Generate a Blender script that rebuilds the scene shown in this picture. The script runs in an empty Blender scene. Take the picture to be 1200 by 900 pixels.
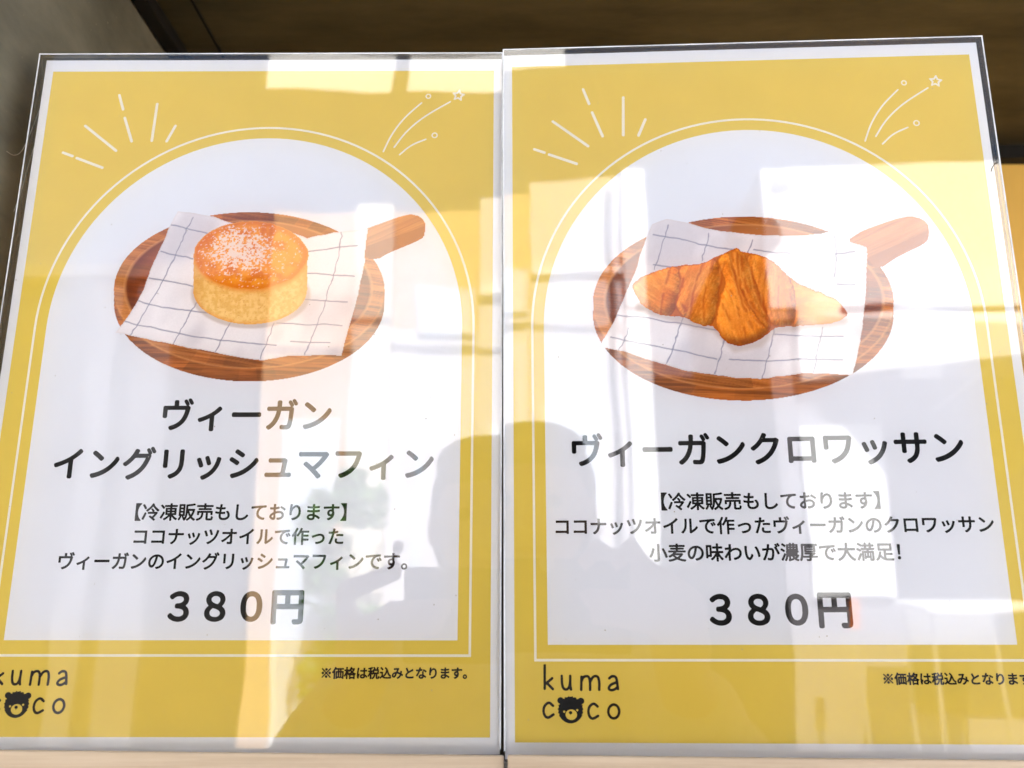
import bpy, bmesh, math, random
import numpy as np
from mathutils import Vector, Matrix, Euler
R = math.radians
sc = bpy.context.scene
COL = sc.collection
rnd = random.Random(7)

# ------------------------------------------------------------------ camera, sky, sun, exposure
EYE = 1.45
cam = bpy.data.cameras.new('camera')
cam.sensor_width = 36.0
cam.lens = 36.0 * 953.0 / 1200.0
cam.clip_start = 0.01
cam.clip_end = 500
cam.dof.use_dof = True
cam.dof.focus_distance = 0.338
cam.dof.aperture_fstop = 11.0
cam_o = bpy.data.objects.new('camera', cam)
cam_o.location = (0, 0, EYE)
cam_o.rotation_euler = (R(90 + 13.1), 0, 0)
COL.objects.link(cam_o)
sc.camera = cam_o

SUN_EL, SUN_AZ = 52.0, 14.0            # the sun stands behind the shop, a little to the right
w = bpy.data.worlds.new('World')
sc.world = w
w.use_nodes = True
nt = w.node_tree
bg = nt.nodes['Background']
sky = nt.nodes.new('ShaderNodeTexSky')
sky.sky_type = 'NISHITA'
sky.sun_disc = False
sky.sun_elevation = R(SUN_EL)
sky.sun_rotation = R(SUN_AZ)
sky.air_density = 1.0
sky.dust_density = 1.5
nt.links.new(sky.outputs['Color'], bg.inputs['Color'])
bg.inputs['Strength'].default_value = 0.05

sun = bpy.data.lights.new('sun', 'SUN')
sun.energy = 5.0
sun.angle = R(0.5)
sun.color = (1.0, 0.965, 0.92)
sun_o = bpy.data.objects.new('sun', sun)
sd = Vector((math.sin(R(SUN_AZ)) * math.cos(R(SUN_EL)), math.cos(R(SUN_AZ)) * math.cos(R(SUN_EL)), math.sin(R(SUN_EL))))
sun_o.rotation_euler = sd.to_track_quat('Z', 'Y').to_euler()
sun_o.location = (1, 3, 6)
COL.objects.link(sun_o)

sc.view_settings.view_transform = 'Standard'
sc.view_settings.look = 'None'
sc.view_settings.gamma = 1.0
sc.view_settings.exposure = 2.8
sc.cycles.use_denoising = True
sc.cycles.transparent_max_bounces = 24
sc.cycles.max_bounces = 10
sc.cycles.diffuse_bounces = 6
sc.cycles.glossy_bounces = 4
sc.cycles.sample_clamp_indirect = 8.0


# ------------------------------------------------------------------ helpers
def srgb(r, g, b, a=1.0):
    f = lambda c: (c / 255 / 12.92) if c <= 10.3 else ((c / 255 + .055) / 1.055) ** 2.4
    return (f(r), f(g), f(b), a)


def mat(name, col, rough=0.6, spec=0.4, var=0.0, scale=8.0, stretch=(1, 1, 1), bump=0.0, col2=None, metal=0.0):
    """Principled paint with procedural variation (noise between two tones) and optional bump."""
    m = bpy.data.materials.new(name)
    m.use_nodes = True
    n = m.node_tree
    b = n.nodes['Principled BSDF']
    b.inputs['Roughness'].default_value = rough
    b.inputs['Specular IOR Level'].default_value = spec
    b.inputs['Metallic'].default_value = metal
    c = tuple(col[:3]) + (1,)
    b.inputs['Base Color'].default_value = c
    if var or col2 or bump:
        tc = n.nodes.new('ShaderNodeTexCoord')
        mp = n.nodes.new('ShaderNodeMapping')
        mp.inputs['Scale'].default_value = stretch
        no = n.nodes.new('ShaderNodeTexNoise')
        no.inputs['Scale'].default_value = scale
        no.inputs['Detail'].default_value = 6
        no.inputs['Roughness'].default_value = .62
        n.links.new(tc.outputs['Object'], mp.inputs['Vector'])
        n.links.new(mp.outputs['Vector'], no.inputs['Vector'])
        cr = n.nodes.new('ShaderNodeValToRGB')
        cr.color_ramp.elements[0].position = .3
        cr.color_ramp.elements[1].position = .72
        d = tuple(x * (1 - var) for x in c[:3]) + (1,)
        cr.color_ramp.elements[0].color = (tuple(col2[:3]) + (1,)) if col2 else d
        cr.color_ramp.elements[1].color = c if col2 else tuple(min(1, x * (1 + var * .6)) for x in c[:3]) + (1,)
        n.links.new(no.outputs['Fac'], cr.inputs['Fac'])
        n.links.new(cr.outputs['Color'], b.inputs['Base Color'])
        if bump:
            bp = n.nodes.new('ShaderNodeBump')
            bp.inputs['Strength'].default_value = bump
            bp.inputs['Distance'].default_value = .004
            n.links.new(no.outputs['Fac'], bp.inputs['Height'])
            n.links.new(bp.outputs['Normal'], b.inputs['Normal'])
    return m


def link(name, me, m=None, parent=None):
    o = bpy.data.objects.new(name, me)
    COL.objects.link(o)
    if m is not None:
        for k in (m if isinstance(m, (list, tuple)) else [m]):
            me.materials.append(k)
    if parent is not None:
        o.parent = parent
    return o


def tag(o, label=None, cat=None, group=None, kind=None):
    if label: o['label'] = label
    if cat: o['category'] = cat
    if group: o['group'] = group
    if kind: o['kind'] = kind
    return o


def thing(name, label, cat, loc=(0, 0, 0), group=None):
    o = bpy.data.objects.new(name, None)
    o.empty_display_size = .05
    COL.objects.link(o)
    o.location = loc
    return tag(o, label, cat, group)


class MB:
    """collects shapes into one bmesh"""
    def __init__(s): s.bm = bmesh.new()

    def box(s, x0, x1, y0, y1, z0, z1, bev=0.0, mi=0):
        vs = [s.bm.verts.new((x, y, z)) for x in (x0, x1) for y in (y0, y1) for z in (z0, z1)]
        fs = [(0, 1, 3, 2), (4, 6, 7, 5), (0, 4, 5, 1), (2, 3, 7, 6), (0, 2, 6, 4), (1, 5, 7, 3)]
        ff = [s.bm.faces.new([vs[i] for i in f]) for f in fs]
        for f in ff: f.material_index = mi
        if bev:
            es = list({e for f in ff for e in f.edges})
            bmesh.ops.bevel(s.bm, geom=es, offset=bev, segments=2, affect='EDGES', profile=.6)
        return s

    def tube(s, pts, rad, seg=10, cap=True):
        pts = [Vector(p) for p in pts]
        rings = []
        for i, p in enumerate(pts):
            a = pts[max(i - 1, 0)]; b = pts[min(i + 1, len(pts) - 1)]
            t = (b - a).normalized()
            u = t.cross(Vector((0, 0, 1)) if abs(t.z) < .9 else Vector((1, 0, 0))).normalized()
            v = t.cross(u)
            r = rad[i] if isinstance(rad, (list, tuple)) else rad
            rings.append([s.bm.verts.new(p + r * (math.cos(q) * u + math.sin(q) * v)) for q in [2 * math.pi * k / seg for k in range(seg)]])
        for A, B in zip(rings[:-1], rings[1:]):
            for k in range(seg):
                s.bm.faces.new((A[k], A[(k + 1) % seg], B[(k + 1) % seg], B[k]))
        if cap:
            s.bm.faces.new(rings[0][::-1]); s.bm.faces.new(rings[-1])
        return s

    def poly(s, pts, mi=0):
        f = s.bm.faces.new([s.bm.verts.new(p) for p in pts]); f.material_index = mi
        return s

    def prism(s, pts, d, mi=0):
        """flat polygon pushed along vector d"""
        d = Vector(d)
        a = [s.bm.verts.new(p) for p in pts]; b = [s.bm.verts.new(Vector(p) + d) for p in pts]
        n = len(pts)
        s.bm.faces.new(a[::-1]); s.bm.faces.new(b)
        for i in range(n): s.bm.faces.new((a[i], a[(i + 1) % n], b[(i + 1) % n], b[i]))
        return s

    def ball(s, c, r, sub=2, sc=(1, 1, 1)):
        m = Matrix.Translation(c) @ Matrix.Diagonal((r * sc[0], r * sc[1], r * sc[2], 1))
        bmesh.ops.create_icosphere(s.bm, subdivisions=sub, radius=1, matrix=m)
        return s

    def build(s, name, m=None, parent=None, smooth=False):
        bmesh.ops.recalc_face_normals(s.bm, faces=s.bm.faces[:])
        me = bpy.data.meshes.new(name)
        s.bm.to_mesh(me); s.bm.free()
        if smooth:
            for p in me.polygons: p.use_smooth = True
        return link(name, me, m, parent)


def flat_shape(name, loops, z, m, parent, mm=0.001):
    """flat inked shape from closed outlines (inner outlines are holes)"""
    cu = bpy.data.curves.new(name, 'CURVE')
    cu.dimensions = '2D'
    cu.fill_mode = 'BOTH'
    for L in loops:
        sp = cu.splines.new('POLY')
        sp.points.add(len(L) - 1)
        for p, q in zip(sp.points, L): p.co = (q[0] * mm, q[1] * mm, 0, 1)
        sp.use_cyclic_u = True
    t = bpy.data.objects.new('tmp', cu)
    COL.objects.link(t)
    me = bpy.data.meshes.new_from_object(t.evaluated_get(bpy.context.evaluated_depsgraph_get()))
    bpy.data.objects.remove(t)
    bpy.data.curves.remove(cu)
    me.name = name
    me.materials.clear()
    for v in me.vertices: v.co.z = z * mm
    if len(me.polygons) and sum(p.normal.z for p in me.polygons) < 0: me.flip_normals()
    return link(name, me, m, parent)


def outlines(data, k=1.0, ox=0.0, oy=0.0):
    """closed outlines from flat lists of x, y numbers"""
    return [[(L[i] * k + ox, L[i + 1] * k + oy) for i in range(0, len(L), 2)] for L in data]


# ------------------------------------------------------------------ materials
M = {}
M['paper'] = mat('white printed card', (.735, .755, .83), .8, .06, var=.012, scale=60)
M['yellow'] = mat('mustard yellow ink', (.70, .530, .092), .8, .06, var=.03, scale=45)
M['ink'] = mat('black ink', (.0035, .003, .0035), .8, .06, var=.1, scale=200)
M['brownink'] = mat('brown black ink', (.008, .004, .0025), .8, .06, var=.1, scale=200)
M['whiteink'] = mat('unprinted white line', (.78, .77, .72), .8, .06, var=.02, scale=90)


def print_mat():
    m = bpy.data.materials.new('printed photograph')
    m.use_nodes = True
    n = m.node_tree
    b = n.nodes['Principled BSDF']
    a = n.nodes.new('ShaderNodeAttribute'); a.attribute_name = 'print'
    b.inputs['Roughness'].default_value = .8
    b.inputs['Specular IOR Level'].default_value = .06
    n.links.new(a.outputs['Color'], b.inputs['Base Color'])
    return m


def acrylic_mats():
    """front face: clear sheet with the mirror reflection of both of its faces; back: clear; edge: sawn, greyish"""
    m = bpy.data.materials.new('clear acrylic'); m.use_nodes = True
    n = m.node_tree; n.nodes.clear()
    out = n.nodes.new('ShaderNodeOutputMaterial')
    tr = n.nodes.new('ShaderNodeBsdfTransparent'); tr.inputs['Color'].default_value = (.965, .972, .972, 1)
    gl = n.nodes.new('ShaderNodeBsdfGlossy'); gl.inputs['Roughness'].default_value = 0.0
    fr = n.nodes.new('ShaderNodeFresnel'); fr.inputs['IOR'].default_value = 1.49
    ml = n.nodes.new('ShaderNodeMath'); ml.operation = 'MULTIPLY'; ml.inputs[1].default_value = 1.9; ml.use_clamp = True
    tc = n.nodes.new('ShaderNodeTexCoord')
    no = n.nodes.new('ShaderNodeTexNoise'); no.inputs['Scale'].default_value = 9; no.inputs['Detail'].default_value = 2
    bp = n.nodes.new('ShaderNodeBump'); bp.inputs['Strength'].default_value = .075; bp.inputs['Distance'].default_value = .004
    mx = n.nodes.new('ShaderNodeMixShader')
    L = n.links.new
    L(tc.outputs['Object'], no.inputs['Vector']); L(no.outputs['Fac'], bp.inputs['Height'])
    L(bp.outputs['Normal'], gl.inputs['Normal'])
    L(fr.outputs['Fac'], ml.inputs[0]); L(ml.outputs[0], mx.inputs['Fac'])
    L(tr.outputs[0], mx.inputs[1]); L(gl.outputs[0], mx.inputs[2])
    df = n.nodes.new('ShaderNodeBsdfDiffuse'); df.inputs['Color'].default_value = (.8, .8, .78, 1)
    n2 = n.nodes.new('ShaderNodeTexNoise'); n2.inputs['Scale'].default_value = 16; n2.inputs['Detail'].default_value = 7; n2.inputs['Distortion'].default_value = 1.2
    m2 = n.nodes.new('ShaderNodeMapRange'); m2.inputs[1].default_value = .52; m2.inputs[2].default_value = .80; m2.inputs[4].default_value = .014
    x2 = n.nodes.new('ShaderNodeMixShader')
    L(tc.outputs['Object'], n2.inputs['Vector']); L(n2.outputs['Fac'], m2.inputs[0]); L(m2.outputs[0], x2.inputs['Fac'])
    L(mx.outputs[0], x2.inputs[1]); L(df.outputs[0], x2.inputs[2]); L(x2.outputs[0], out.inputs['Surface'])
    c = bpy.data.materials.new('clear acrylic inner face'); c.use_nodes = True
    n = c.node_tree; n.nodes.clear()
    out = n.nodes.new('ShaderNodeOutputMaterial')
    tr = n.nodes.new('ShaderNodeBsdfTransparent')
    n.links.new(tr.outputs[0], out.inputs['Surface'])
    e = bpy.data.materials.new('acrylic edge'); e.use_nodes = True
    n = e.node_tree; n.nodes.clear()
    out = n.nodes.new('ShaderNodeOutputMaterial')
    pr = n.nodes.new('ShaderNodeBsdfPrincipled')
    pr.inputs['Base Color'].default_value = (.42, .42, .40, 1); pr.inputs['Roughness'].default_value = .18
    tr = n.nodes.new('ShaderNodeBsdfTransparent'); tr.inputs['Color'].default_value = (.8, .82, .8, 1)
    tc = n.nodes.new('ShaderNodeTexCoord')
    no = n.nodes.new('ShaderNodeTexNoise'); no.inputs['Scale'].default_value = 35
    mr = n.nodes.new('ShaderNodeMapRange'); mr.inputs[3].default_value = .10; mr.inputs[4].default_value = .55
    mx = n.nodes.new('ShaderNodeMixShader')
    n.links.new(tc.outputs['Object'], no.inputs['Vector']); n.links.new(no.outputs['Fac'], mr.inputs[0])
    n.links.new(mr.outputs[0], mx.inputs['Fac'])
    n.links.new(tr.outputs[0], mx.inputs[1]); n.links.new(pr.outputs[0], mx.inputs[2]); n.links.new(mx.outputs[0], out.inputs['Surface'])
    return m, c, e


M['print'] = print_mat()
M['rim'] = mat('pale edge glow', (.62, .64, .66), .25, .5, var=.55, scale=28)  # pale colour stands in for light gleaming along the acrylic edges
M['acr'], M['acr_in'], M['acr_edge'] = acrylic_mats()

# ------------------------------------------------------------------ the niche the posters stand in
def Z(h): return EYE + h


XL, HC, YB, YF, ZL = -.2265, .340, .612, .300, -.0705
m_ceil = mat('dark brown painted board', (.062, .047, .020), .5, .35, var=.6, scale=9, stretch=(1, 3, 1), bump=.15)
m_wall = mat('dusty grey olive sheet metal', (.185, .168, .120), .5, .4, var=.5, scale=11, stretch=(1, 1, 2.2), bump=.12)
m_back = mat('ochre panel', (.80, .47, .10), .6, .3, var=.1, scale=5)
m_ledge = mat('pale tan wood', (.52, .41, .29), .55, .3, col2=(.40, .30, .20), scale=5, stretch=(2, 60, 60), bump=.1)
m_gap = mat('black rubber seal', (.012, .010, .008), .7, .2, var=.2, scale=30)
m_shop = mat('shop wall render', (.42, .40, .36), .8, .2, var=.15, scale=3, bump=.2)

tag(MB().box(XL - .03, .62, YF, YB, Z(HC), Z(HC + .03)).build('ceiling', m_ceil), kind='structure')
tag(MB().box(XL - .03, XL, YF, YB, Z(ZL), Z(HC) - .002).build('wall', m_wall), kind='structure')
tag(MB().box(XL, .62, YB, YB + .03, Z(ZL), Z(HC) - .002).build('back_wall', m_back), kind='structure')
tag(MB().box(.60, .62, YF, YB - .002, Z(ZL), Z(HC) - .002).build('side_wall', m_wall), kind='structure')
tag(MB().box(XL - .03, .62, 0.3246, YB + .03, Z(ZL) - .03, Z(ZL) - .0005, bev=.0003).build('ledge', m_ledge), kind='structure')
# seal in the corner between side wall and ceiling, and a joint in the ceiling board
tag(MB().box(XL + .0005, XL + .011, YF, YB - .001, Z(HC) - .010, Z(HC) - .0006, bev=.002).build('corner_seal', m_gap),
    'black rubber seal along the corner of the grey side wall and dark ceiling', 'seal')
tag(MB().box(XL + .031, XL + .0325, YF, YB - .001, Z(HC) - .0012, Z(HC) - .0004).build('joint_strip', m_gap),
    'thin black joint line in the brown ceiling board beside the corner seal', 'joint strip')
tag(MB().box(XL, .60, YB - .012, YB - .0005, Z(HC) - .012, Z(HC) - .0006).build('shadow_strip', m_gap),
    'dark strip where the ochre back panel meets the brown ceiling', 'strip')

# each rail runs along the foot of its own stand
for (x0, ya), (x1, yb), lb in (((XL - .03, .3222), (-.0030, .3222), 'pale tan wooden rail in front of the muffin poster, left of the joint'),
                               ((-.0016, .3182), (.40, .3020), 'pale tan wooden rail in front of the croissant poster, right of the joint')):
    k0, k1 = [Z(-.2032 * y - .0100 * x) + (.0 if x0 < -.01 else .0002) for x, y in ((x0, ya), (x1, yb))]
    r_ = MB().prism([(x0, ya, Z(ZL) - .012), (x1, yb, Z(ZL) - .012), (x1, yb, k1), (x0, ya, k0)], (0, .0020, 0))
    bmesh.ops.bevel(r_.bm, geom=r_.bm.edges[:], offset=.0003, segments=2, affect='EDGES')
    tag(r_.build('rail', m_ledge), lb, 'rail', 'wooden rails along the ledge')

# the shop front above, below and beside the niche (it keeps the sun off the posters)
sh = thing('shop_front', 'plain rendered shop front around the poster niche', 'building', (0, .64, 0))
s_ = MB()
s_.box(-6, 7, -.34, .3, Z(HC + .03) + .002, 2.72)
s_.box(-6, XL - .032, -.338, .3, 0, Z(HC + .03))
s_.box(.622, 7, -.338, .3, 0, Z(HC + .03))
s_.box(XL - .031, .621, -.30, .3, 0, Z(ZL) - .032)
s_.build('wall', m_shop, sh)

# ------------------------------------------------------------------ numpy helpers for the printed food photographs
def _hash(ix, iy, s):
    h = (ix * 374761393 + iy * 668265263 + s * 974634777) & 0xffffffff
    h = ((h ^ (h >> 13)) * 1274126177) & 0xffffffff
    return ((h ^ (h >> 16)) & 0xffff) / 65535.0


def vnoise(x, y, s=0):
    ix = np.floor(x).astype(np.int64); iy = np.floor(y).astype(np.int64)
    fx = x - ix; fy = y - iy
    fx = fx * fx * (3 - 2 * fx); fy = fy * fy * (3 - 2 * fy)
    a = _hash(ix, iy, s); b = _hash(ix + 1, iy, s); c = _hash(ix, iy + 1, s); d = _hash(ix + 1, iy + 1, s)
    return (a * (1 - fx) + b * fx) * (1 - fy) + (c * (1 - fx) + d * fx) * fy


def fbm(x, y, s=0, o=4):
    v = 0; a = .5; t = 0
    for k in range(o):
        v = v + a * vnoise(x * 2 ** k, y * 2 ** k, s + k); t += a; a *= .55
    return v / t


def sst(a, b, x):
    t = np.clip((x - a) / (b - a), 0, 1)
    return t * t * (3 - 2 * t)


def inside(P, x, y):
    P = np.array(P, float); r = np.zeros(x.shape, bool)
    for (x0, y0), (x1, y1) in zip(P, np.roll(P, -1, 0)):
        if y0 == y1: continue
        r ^= ((y0 > y) != (y1 > y)) & (x < (x1 - x0) * (y - y0) / (y1 - y0) + x0)
    return r


def pdist(P, x, y, closed=True):
    P = np.array(P, float); d = np.full(x.shape, 1e9)
    for a, b in zip(P[:-1] if not closed else P, P[1:] if not closed else np.roll(P, -1, 0)):
        e = b - a; t = np.clip(((x - a[0]) * e[0] + (y - a[1]) * e[1]) / max((e ** 2).sum(), 1e-9), 0, 1)
        d = np.minimum(d, np.hypot(x - a[0] - t * e[0], y - a[1] - t * e[1]))
    return d


def curve(P, k=3, closed=False):
    P = np.array(P, float)
    for _ in range(k):
        if closed:
            N = np.roll(P, -1, 0); P = np.stack([.75 * P + .25 * N, .25 * P + .75 * N], 1).reshape(-1, 2)
        else:
            Q = [P[:1]]
            for a, b in zip(P[:-1], P[1:]): Q += [(.75 * a + .25 * b)[None], (.25 * a + .75 * b)[None]]
            P = np.vstack(Q + [P[-1:]])
    return P


def rgb(*c): return np.array(c, float)


def mixc(a, b, t): return a * (1 - t[..., None]) + b * t[..., None]


def print_part(name, Hm, box_mm, z, fn, parent, step=.28):
    """a patch of printed picture: a fine grid on the card; fn(u, v) gives (mask, colour) in print units"""
    x0, x1, y0, y1 = box_mm
    xs = np.arange(x0, x1, step); ys = np.arange(y0, y1, step)
    X, Y = np.meshgrid(xs, ys)
    w_ = Hm[2][0] * X + Hm[2][1] * Y + Hm[2][2]
    U = (Hm[0][0] * X + Hm[0][1] * Y + Hm[0][2]) / w_
    V = (Hm[1][0] * X + Hm[1][1] * Y + Hm[1][2]) / w_
    mask, c = fn(U, V)
    q = mask[:-1, :-1] & mask[1:, :-1] & mask[:-1, 1:] & mask[1:, 1:]
    n = X.shape[1]
    iy, ix = np.where(q)
    F = np.stack([iy * n + ix, iy * n + ix + 1, (iy + 1) * n + ix + 1, (iy + 1) * n + ix], 1)
    used = np.unique(F); remap = np.zeros(X.size, np.int64); remap[used] = np.arange(len(used))
    F = remap[F]
    co = np.stack([X.ravel()[used] * .001, Y.ravel()[used] * .001, np.full(len(used), z * .001)], 1)
    me = bpy.data.meshes.new(name)
    me.vertices.add(len(co)); me.vertices.foreach_set('co', co.astype(np.float32).ravel())
    me.loops.add(F.size); me.loops.foreach_set('vertex_index', F.astype(np.int32).ravel())
    me.polygons.add(len(F)); me.polygons.foreach_set('loop_start', (np.arange(len(F)) * 4).astype(np.int32))
    me.update(); me.validate()
    c = np.clip(c.reshape(-1, 3)[used] / 255, 0, 1)
    lu = c @ np.array([.3, .6, .1])
    c = np.clip(lu[:, None] + (c - lu[:, None]) * 1.10, 0, 1) * .985
    lin = np.where(c <= .0404, c / 12.92, ((c + .055) / 1.055) ** 2.4) * 1.03
    at = me.color_attributes.new('print', 'FLOAT_COLOR', 'POINT')
    at.data.foreach_set('color', np.concatenate([lin, np.ones((len(lin), 1))], 1).astype(np.float32).ravel())
    return link(name, me, M['print'], parent)


def T1(P): return [(100 + a / 2.857, 220 + b / 2.857) for a, b in P]
def T2(P): return [(680 + a / 2.857, 230 + b / 2.857) for a, b in P]


def wood(u, v, base, dark, ang, s, amt=.9, sc_=1.0):
    c, sn = math.cos(ang), math.sin(ang)
    p = (u * c + v * sn) * .018 * sc_; q = (-u * sn + v * c) * .32 * sc_
    g = .6 * fbm(p, q, s, 4) + .4 * fbm(p * .5, q * 3.2, s + 9, 3)
    return mixc(base, dark, np.clip(amt * sst(.32, .72, g), 0, 1))


def board_fn(ctr, rx, ry, th, inner, handle, hside, seed):
    cx, cy = ctr
    ih = np.array(handle)

    def fn(u, v):
        top = ((u - cx) / rx) ** 2 + ((v - cy) / ry) ** 2
        low = ((u - cx) / rx) ** 2 + ((v - cy - th) / ry) ** 2
        hin = inside(ih, u, v)
        mask = (top < 1) | (low < 1) | hin | ((np.abs(u - cx) < rx) & (v > cy) & (v < cy + th) & (np.abs((u - cx) / rx) < .999))
        rim = wood(u, v, rgb(192, 120, 58), rgb(122, 64, 26), .15, seed)
        a = np.arctan2(v - cy, u - cx)
        blk = np.floor(a * 5.2 + .7 * vnoise(a * 2, a * 0, seed))
        rim = rim * (0.86 + .26 * _hash(blk.astype(np.int64), blk.astype(np.int64) * 0, seed))[..., None]
        rim = mixc(rim, rgb(226, 165, 100), .35 * sst(-.2, -.95, (u - cx) / rx))
        ix, iy, irx, iry = inner
        ins = ((u - ix) / irx) ** 2 + ((v - iy) / iry) ** 2
        well = wood(u, v, rgb(150, 76, 36), rgb(100, 46, 20), .1, seed + 3)
        well = mixc(well, rgb(176, 112, 62), sst(.1, -.9, (v - iy) / iry))
        well = mixc(well, rgb(104, 52, 26), .6 * sst(.72, 1.0, ins) * sst(.4, -.6, (u - ix) / irx))
        c = mixc(rim, well, sst(1.03, .98, ins))
        edge = np.abs(np.sqrt(np.maximum(ins, 0)) - 1) * irx
        c = mixc(c, rgb(232, 176, 116), .45 * sst(3.0, .6, edge))
        side = (top >= 1) & ~hin
        sd_ = wood(u, v, rgb(176, 104, 46), rgb(100, 52, 20), .02, seed + 5, .8)
        sd_ = sd_ * (.9 + .2 * _hash(blk.astype(np.int64), blk.astype(np.int64) * 0 + 5, seed))[..., None]
        c = np.where(side[..., None], sd_, c)
        e2 = np.abs(np.sqrt(top) - 1) * ry
        c = mixc(c, rgb(222, 160, 96), .5 * sst(1.6, .3, e2) * sst(0, .5, (v - cy) / ry))
        hh = wood(u, v, rgb(196, 126, 66), rgb(160, 94, 46), -.42, seed + 7)
        s0, s1 = hside
        below = (s1[0] - s0[0]) * (v - s0[1]) - (s1[1] - s0[1]) * (u - s0[0])
        hh = mixc(hh, rgb(158, 92, 44), sst(-6, 6, below))
        c = np.where((hin & (top > .93))[..., None], hh, c)
        return mask, c
    return fn


def napkin_fn(P, lines, shade, seed):
    Pc = np.array(P)

    def fn(u, v):
        uu = u + 1.2 * (fbm(u * .06, v * .06, seed) - .5) * 2; vv = v + 1.4 * (fbm(u * .05, v * .05, seed + 4) - .5) * 2
        mask = inside(Pc, uu, vv)
        fold = fbm(u * .018 + v * .006, v * .014, seed + 8, 3)
        c = mixc(rgb(236, 232, 236) + u[..., None] * 0, rgb(205, 200, 207), .75 * sst(.42, .72, fold))
        c = c + (vnoise(u * 1.1, v * 1.1, seed + 2) - .5)[..., None] * 7
        for Lp, wd in lines:
            d = pdist(curve(Lp, 2), uu + 1.1 * (vnoise(u * .22, v * .22, seed + 3) - .5) * 2, vv, False)
            c = mixc(c, rgb(132, 132, 152), .85 * sst(wd + .55, wd - .35, d))
        c = mixc(c, rgb(172, 156, 150), .5 * shade(u, v))
        d = pdist(Pc, uu, vv)
        c = mixc(c, rgb(200, 190, 190), .35 * sst(3, .4, d))
        return mask, c
    return fn


def muffin_fn(u, v):
    cx, cy, rx, ry = 294.3, 299.5, 67.3, 40.5
    bx, by, brx, bry = 293.0, 341.0, 66.8, 39.6
    wob = 1 + .03 * (fbm(np.arctan2(v - cy, u - cx) * 3 + 9, u * 0, 2) - .5) * 2
    top = ((u - cx) / (rx * wob)) ** 2 + ((v - cy) / (ry * wob)) ** 2
    bot = ((u - bx) / brx) ** 2 + ((v - by) / bry) ** 2
    mid = (v > cy) & (v < by) & (np.abs(u - 293.6) < 67.0)
    mask = (top < 1) | (bot < 1) | mid
    # side: pale crumb, browner rim under the top and at the foot
    h = (v - (cy + ry * np.sqrt(np.clip(1 - ((u - cx) / rx) ** 2, 0, 1)))) / 42.0
    g = fbm(u * .30, v * .30, 11, 4)
    c = mixc(rgb(240, 206, 138) + u[..., None] * 0, rgb(226, 184, 108), sst(.30, .72, g))
    c = mixc(c, rgb(222, 152, 70), .85 * sst(.16, -.04, h) + 0 * u)
    c = mixc(c, rgb(222, 150, 66), .75 * sst(.80, 1.02, h + .10 * (fbm(u * .1, v * .1, 5) - .5)))
    c = mixc(c, rgb(214, 158, 84), .55 * sst(.72, 1.0, np.abs(u - cx) / rx))
    c = mixc(c, rgb(204, 148, 80), .6 * sst(.68, .78, fbm(u * .5, v * .9, 23, 3)))
    # top: baked golden with a darker ring, dusted white
    q = np.sqrt(top)
    t = mixc(rgb(232, 158, 50) + u[..., None] * 0, rgb(212, 122, 22), sst(.40, .70, fbm(u * .07, v * .09, 31, 4)))
    t = mixc(t, rgb(238, 164, 66), .6 * sst(.55, .75, fbm(u * .05, v * .06, 37, 3)))
    t = mixc(t, rgb(210, 118, 24), .7 * sst(.80, .95, q))
    t = mixc(t, rgb(240, 182, 100), .5 * sst(.96, 1.0, q))
    dens = np.exp(-(((u - 282) / 40) ** 2 + ((v - 294) / 25) ** 2) ** 1.6) * .95 + .05 * sst(340, 300, u)
    fl = fbm(u * .52, v * .62, 51, 3)
    t = mixc(t, rgb(240, 228, 224), .92 * sst(.72 - .38 * dens, .80 - .38 * dens, fl) * sst(1.0, .9, q))
    c = mixc(c, t, sst(1.03, .90, top + .10 * (fbm(u * .12, v * .12, 71, 3) - .5)))
    return mask, c


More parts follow.
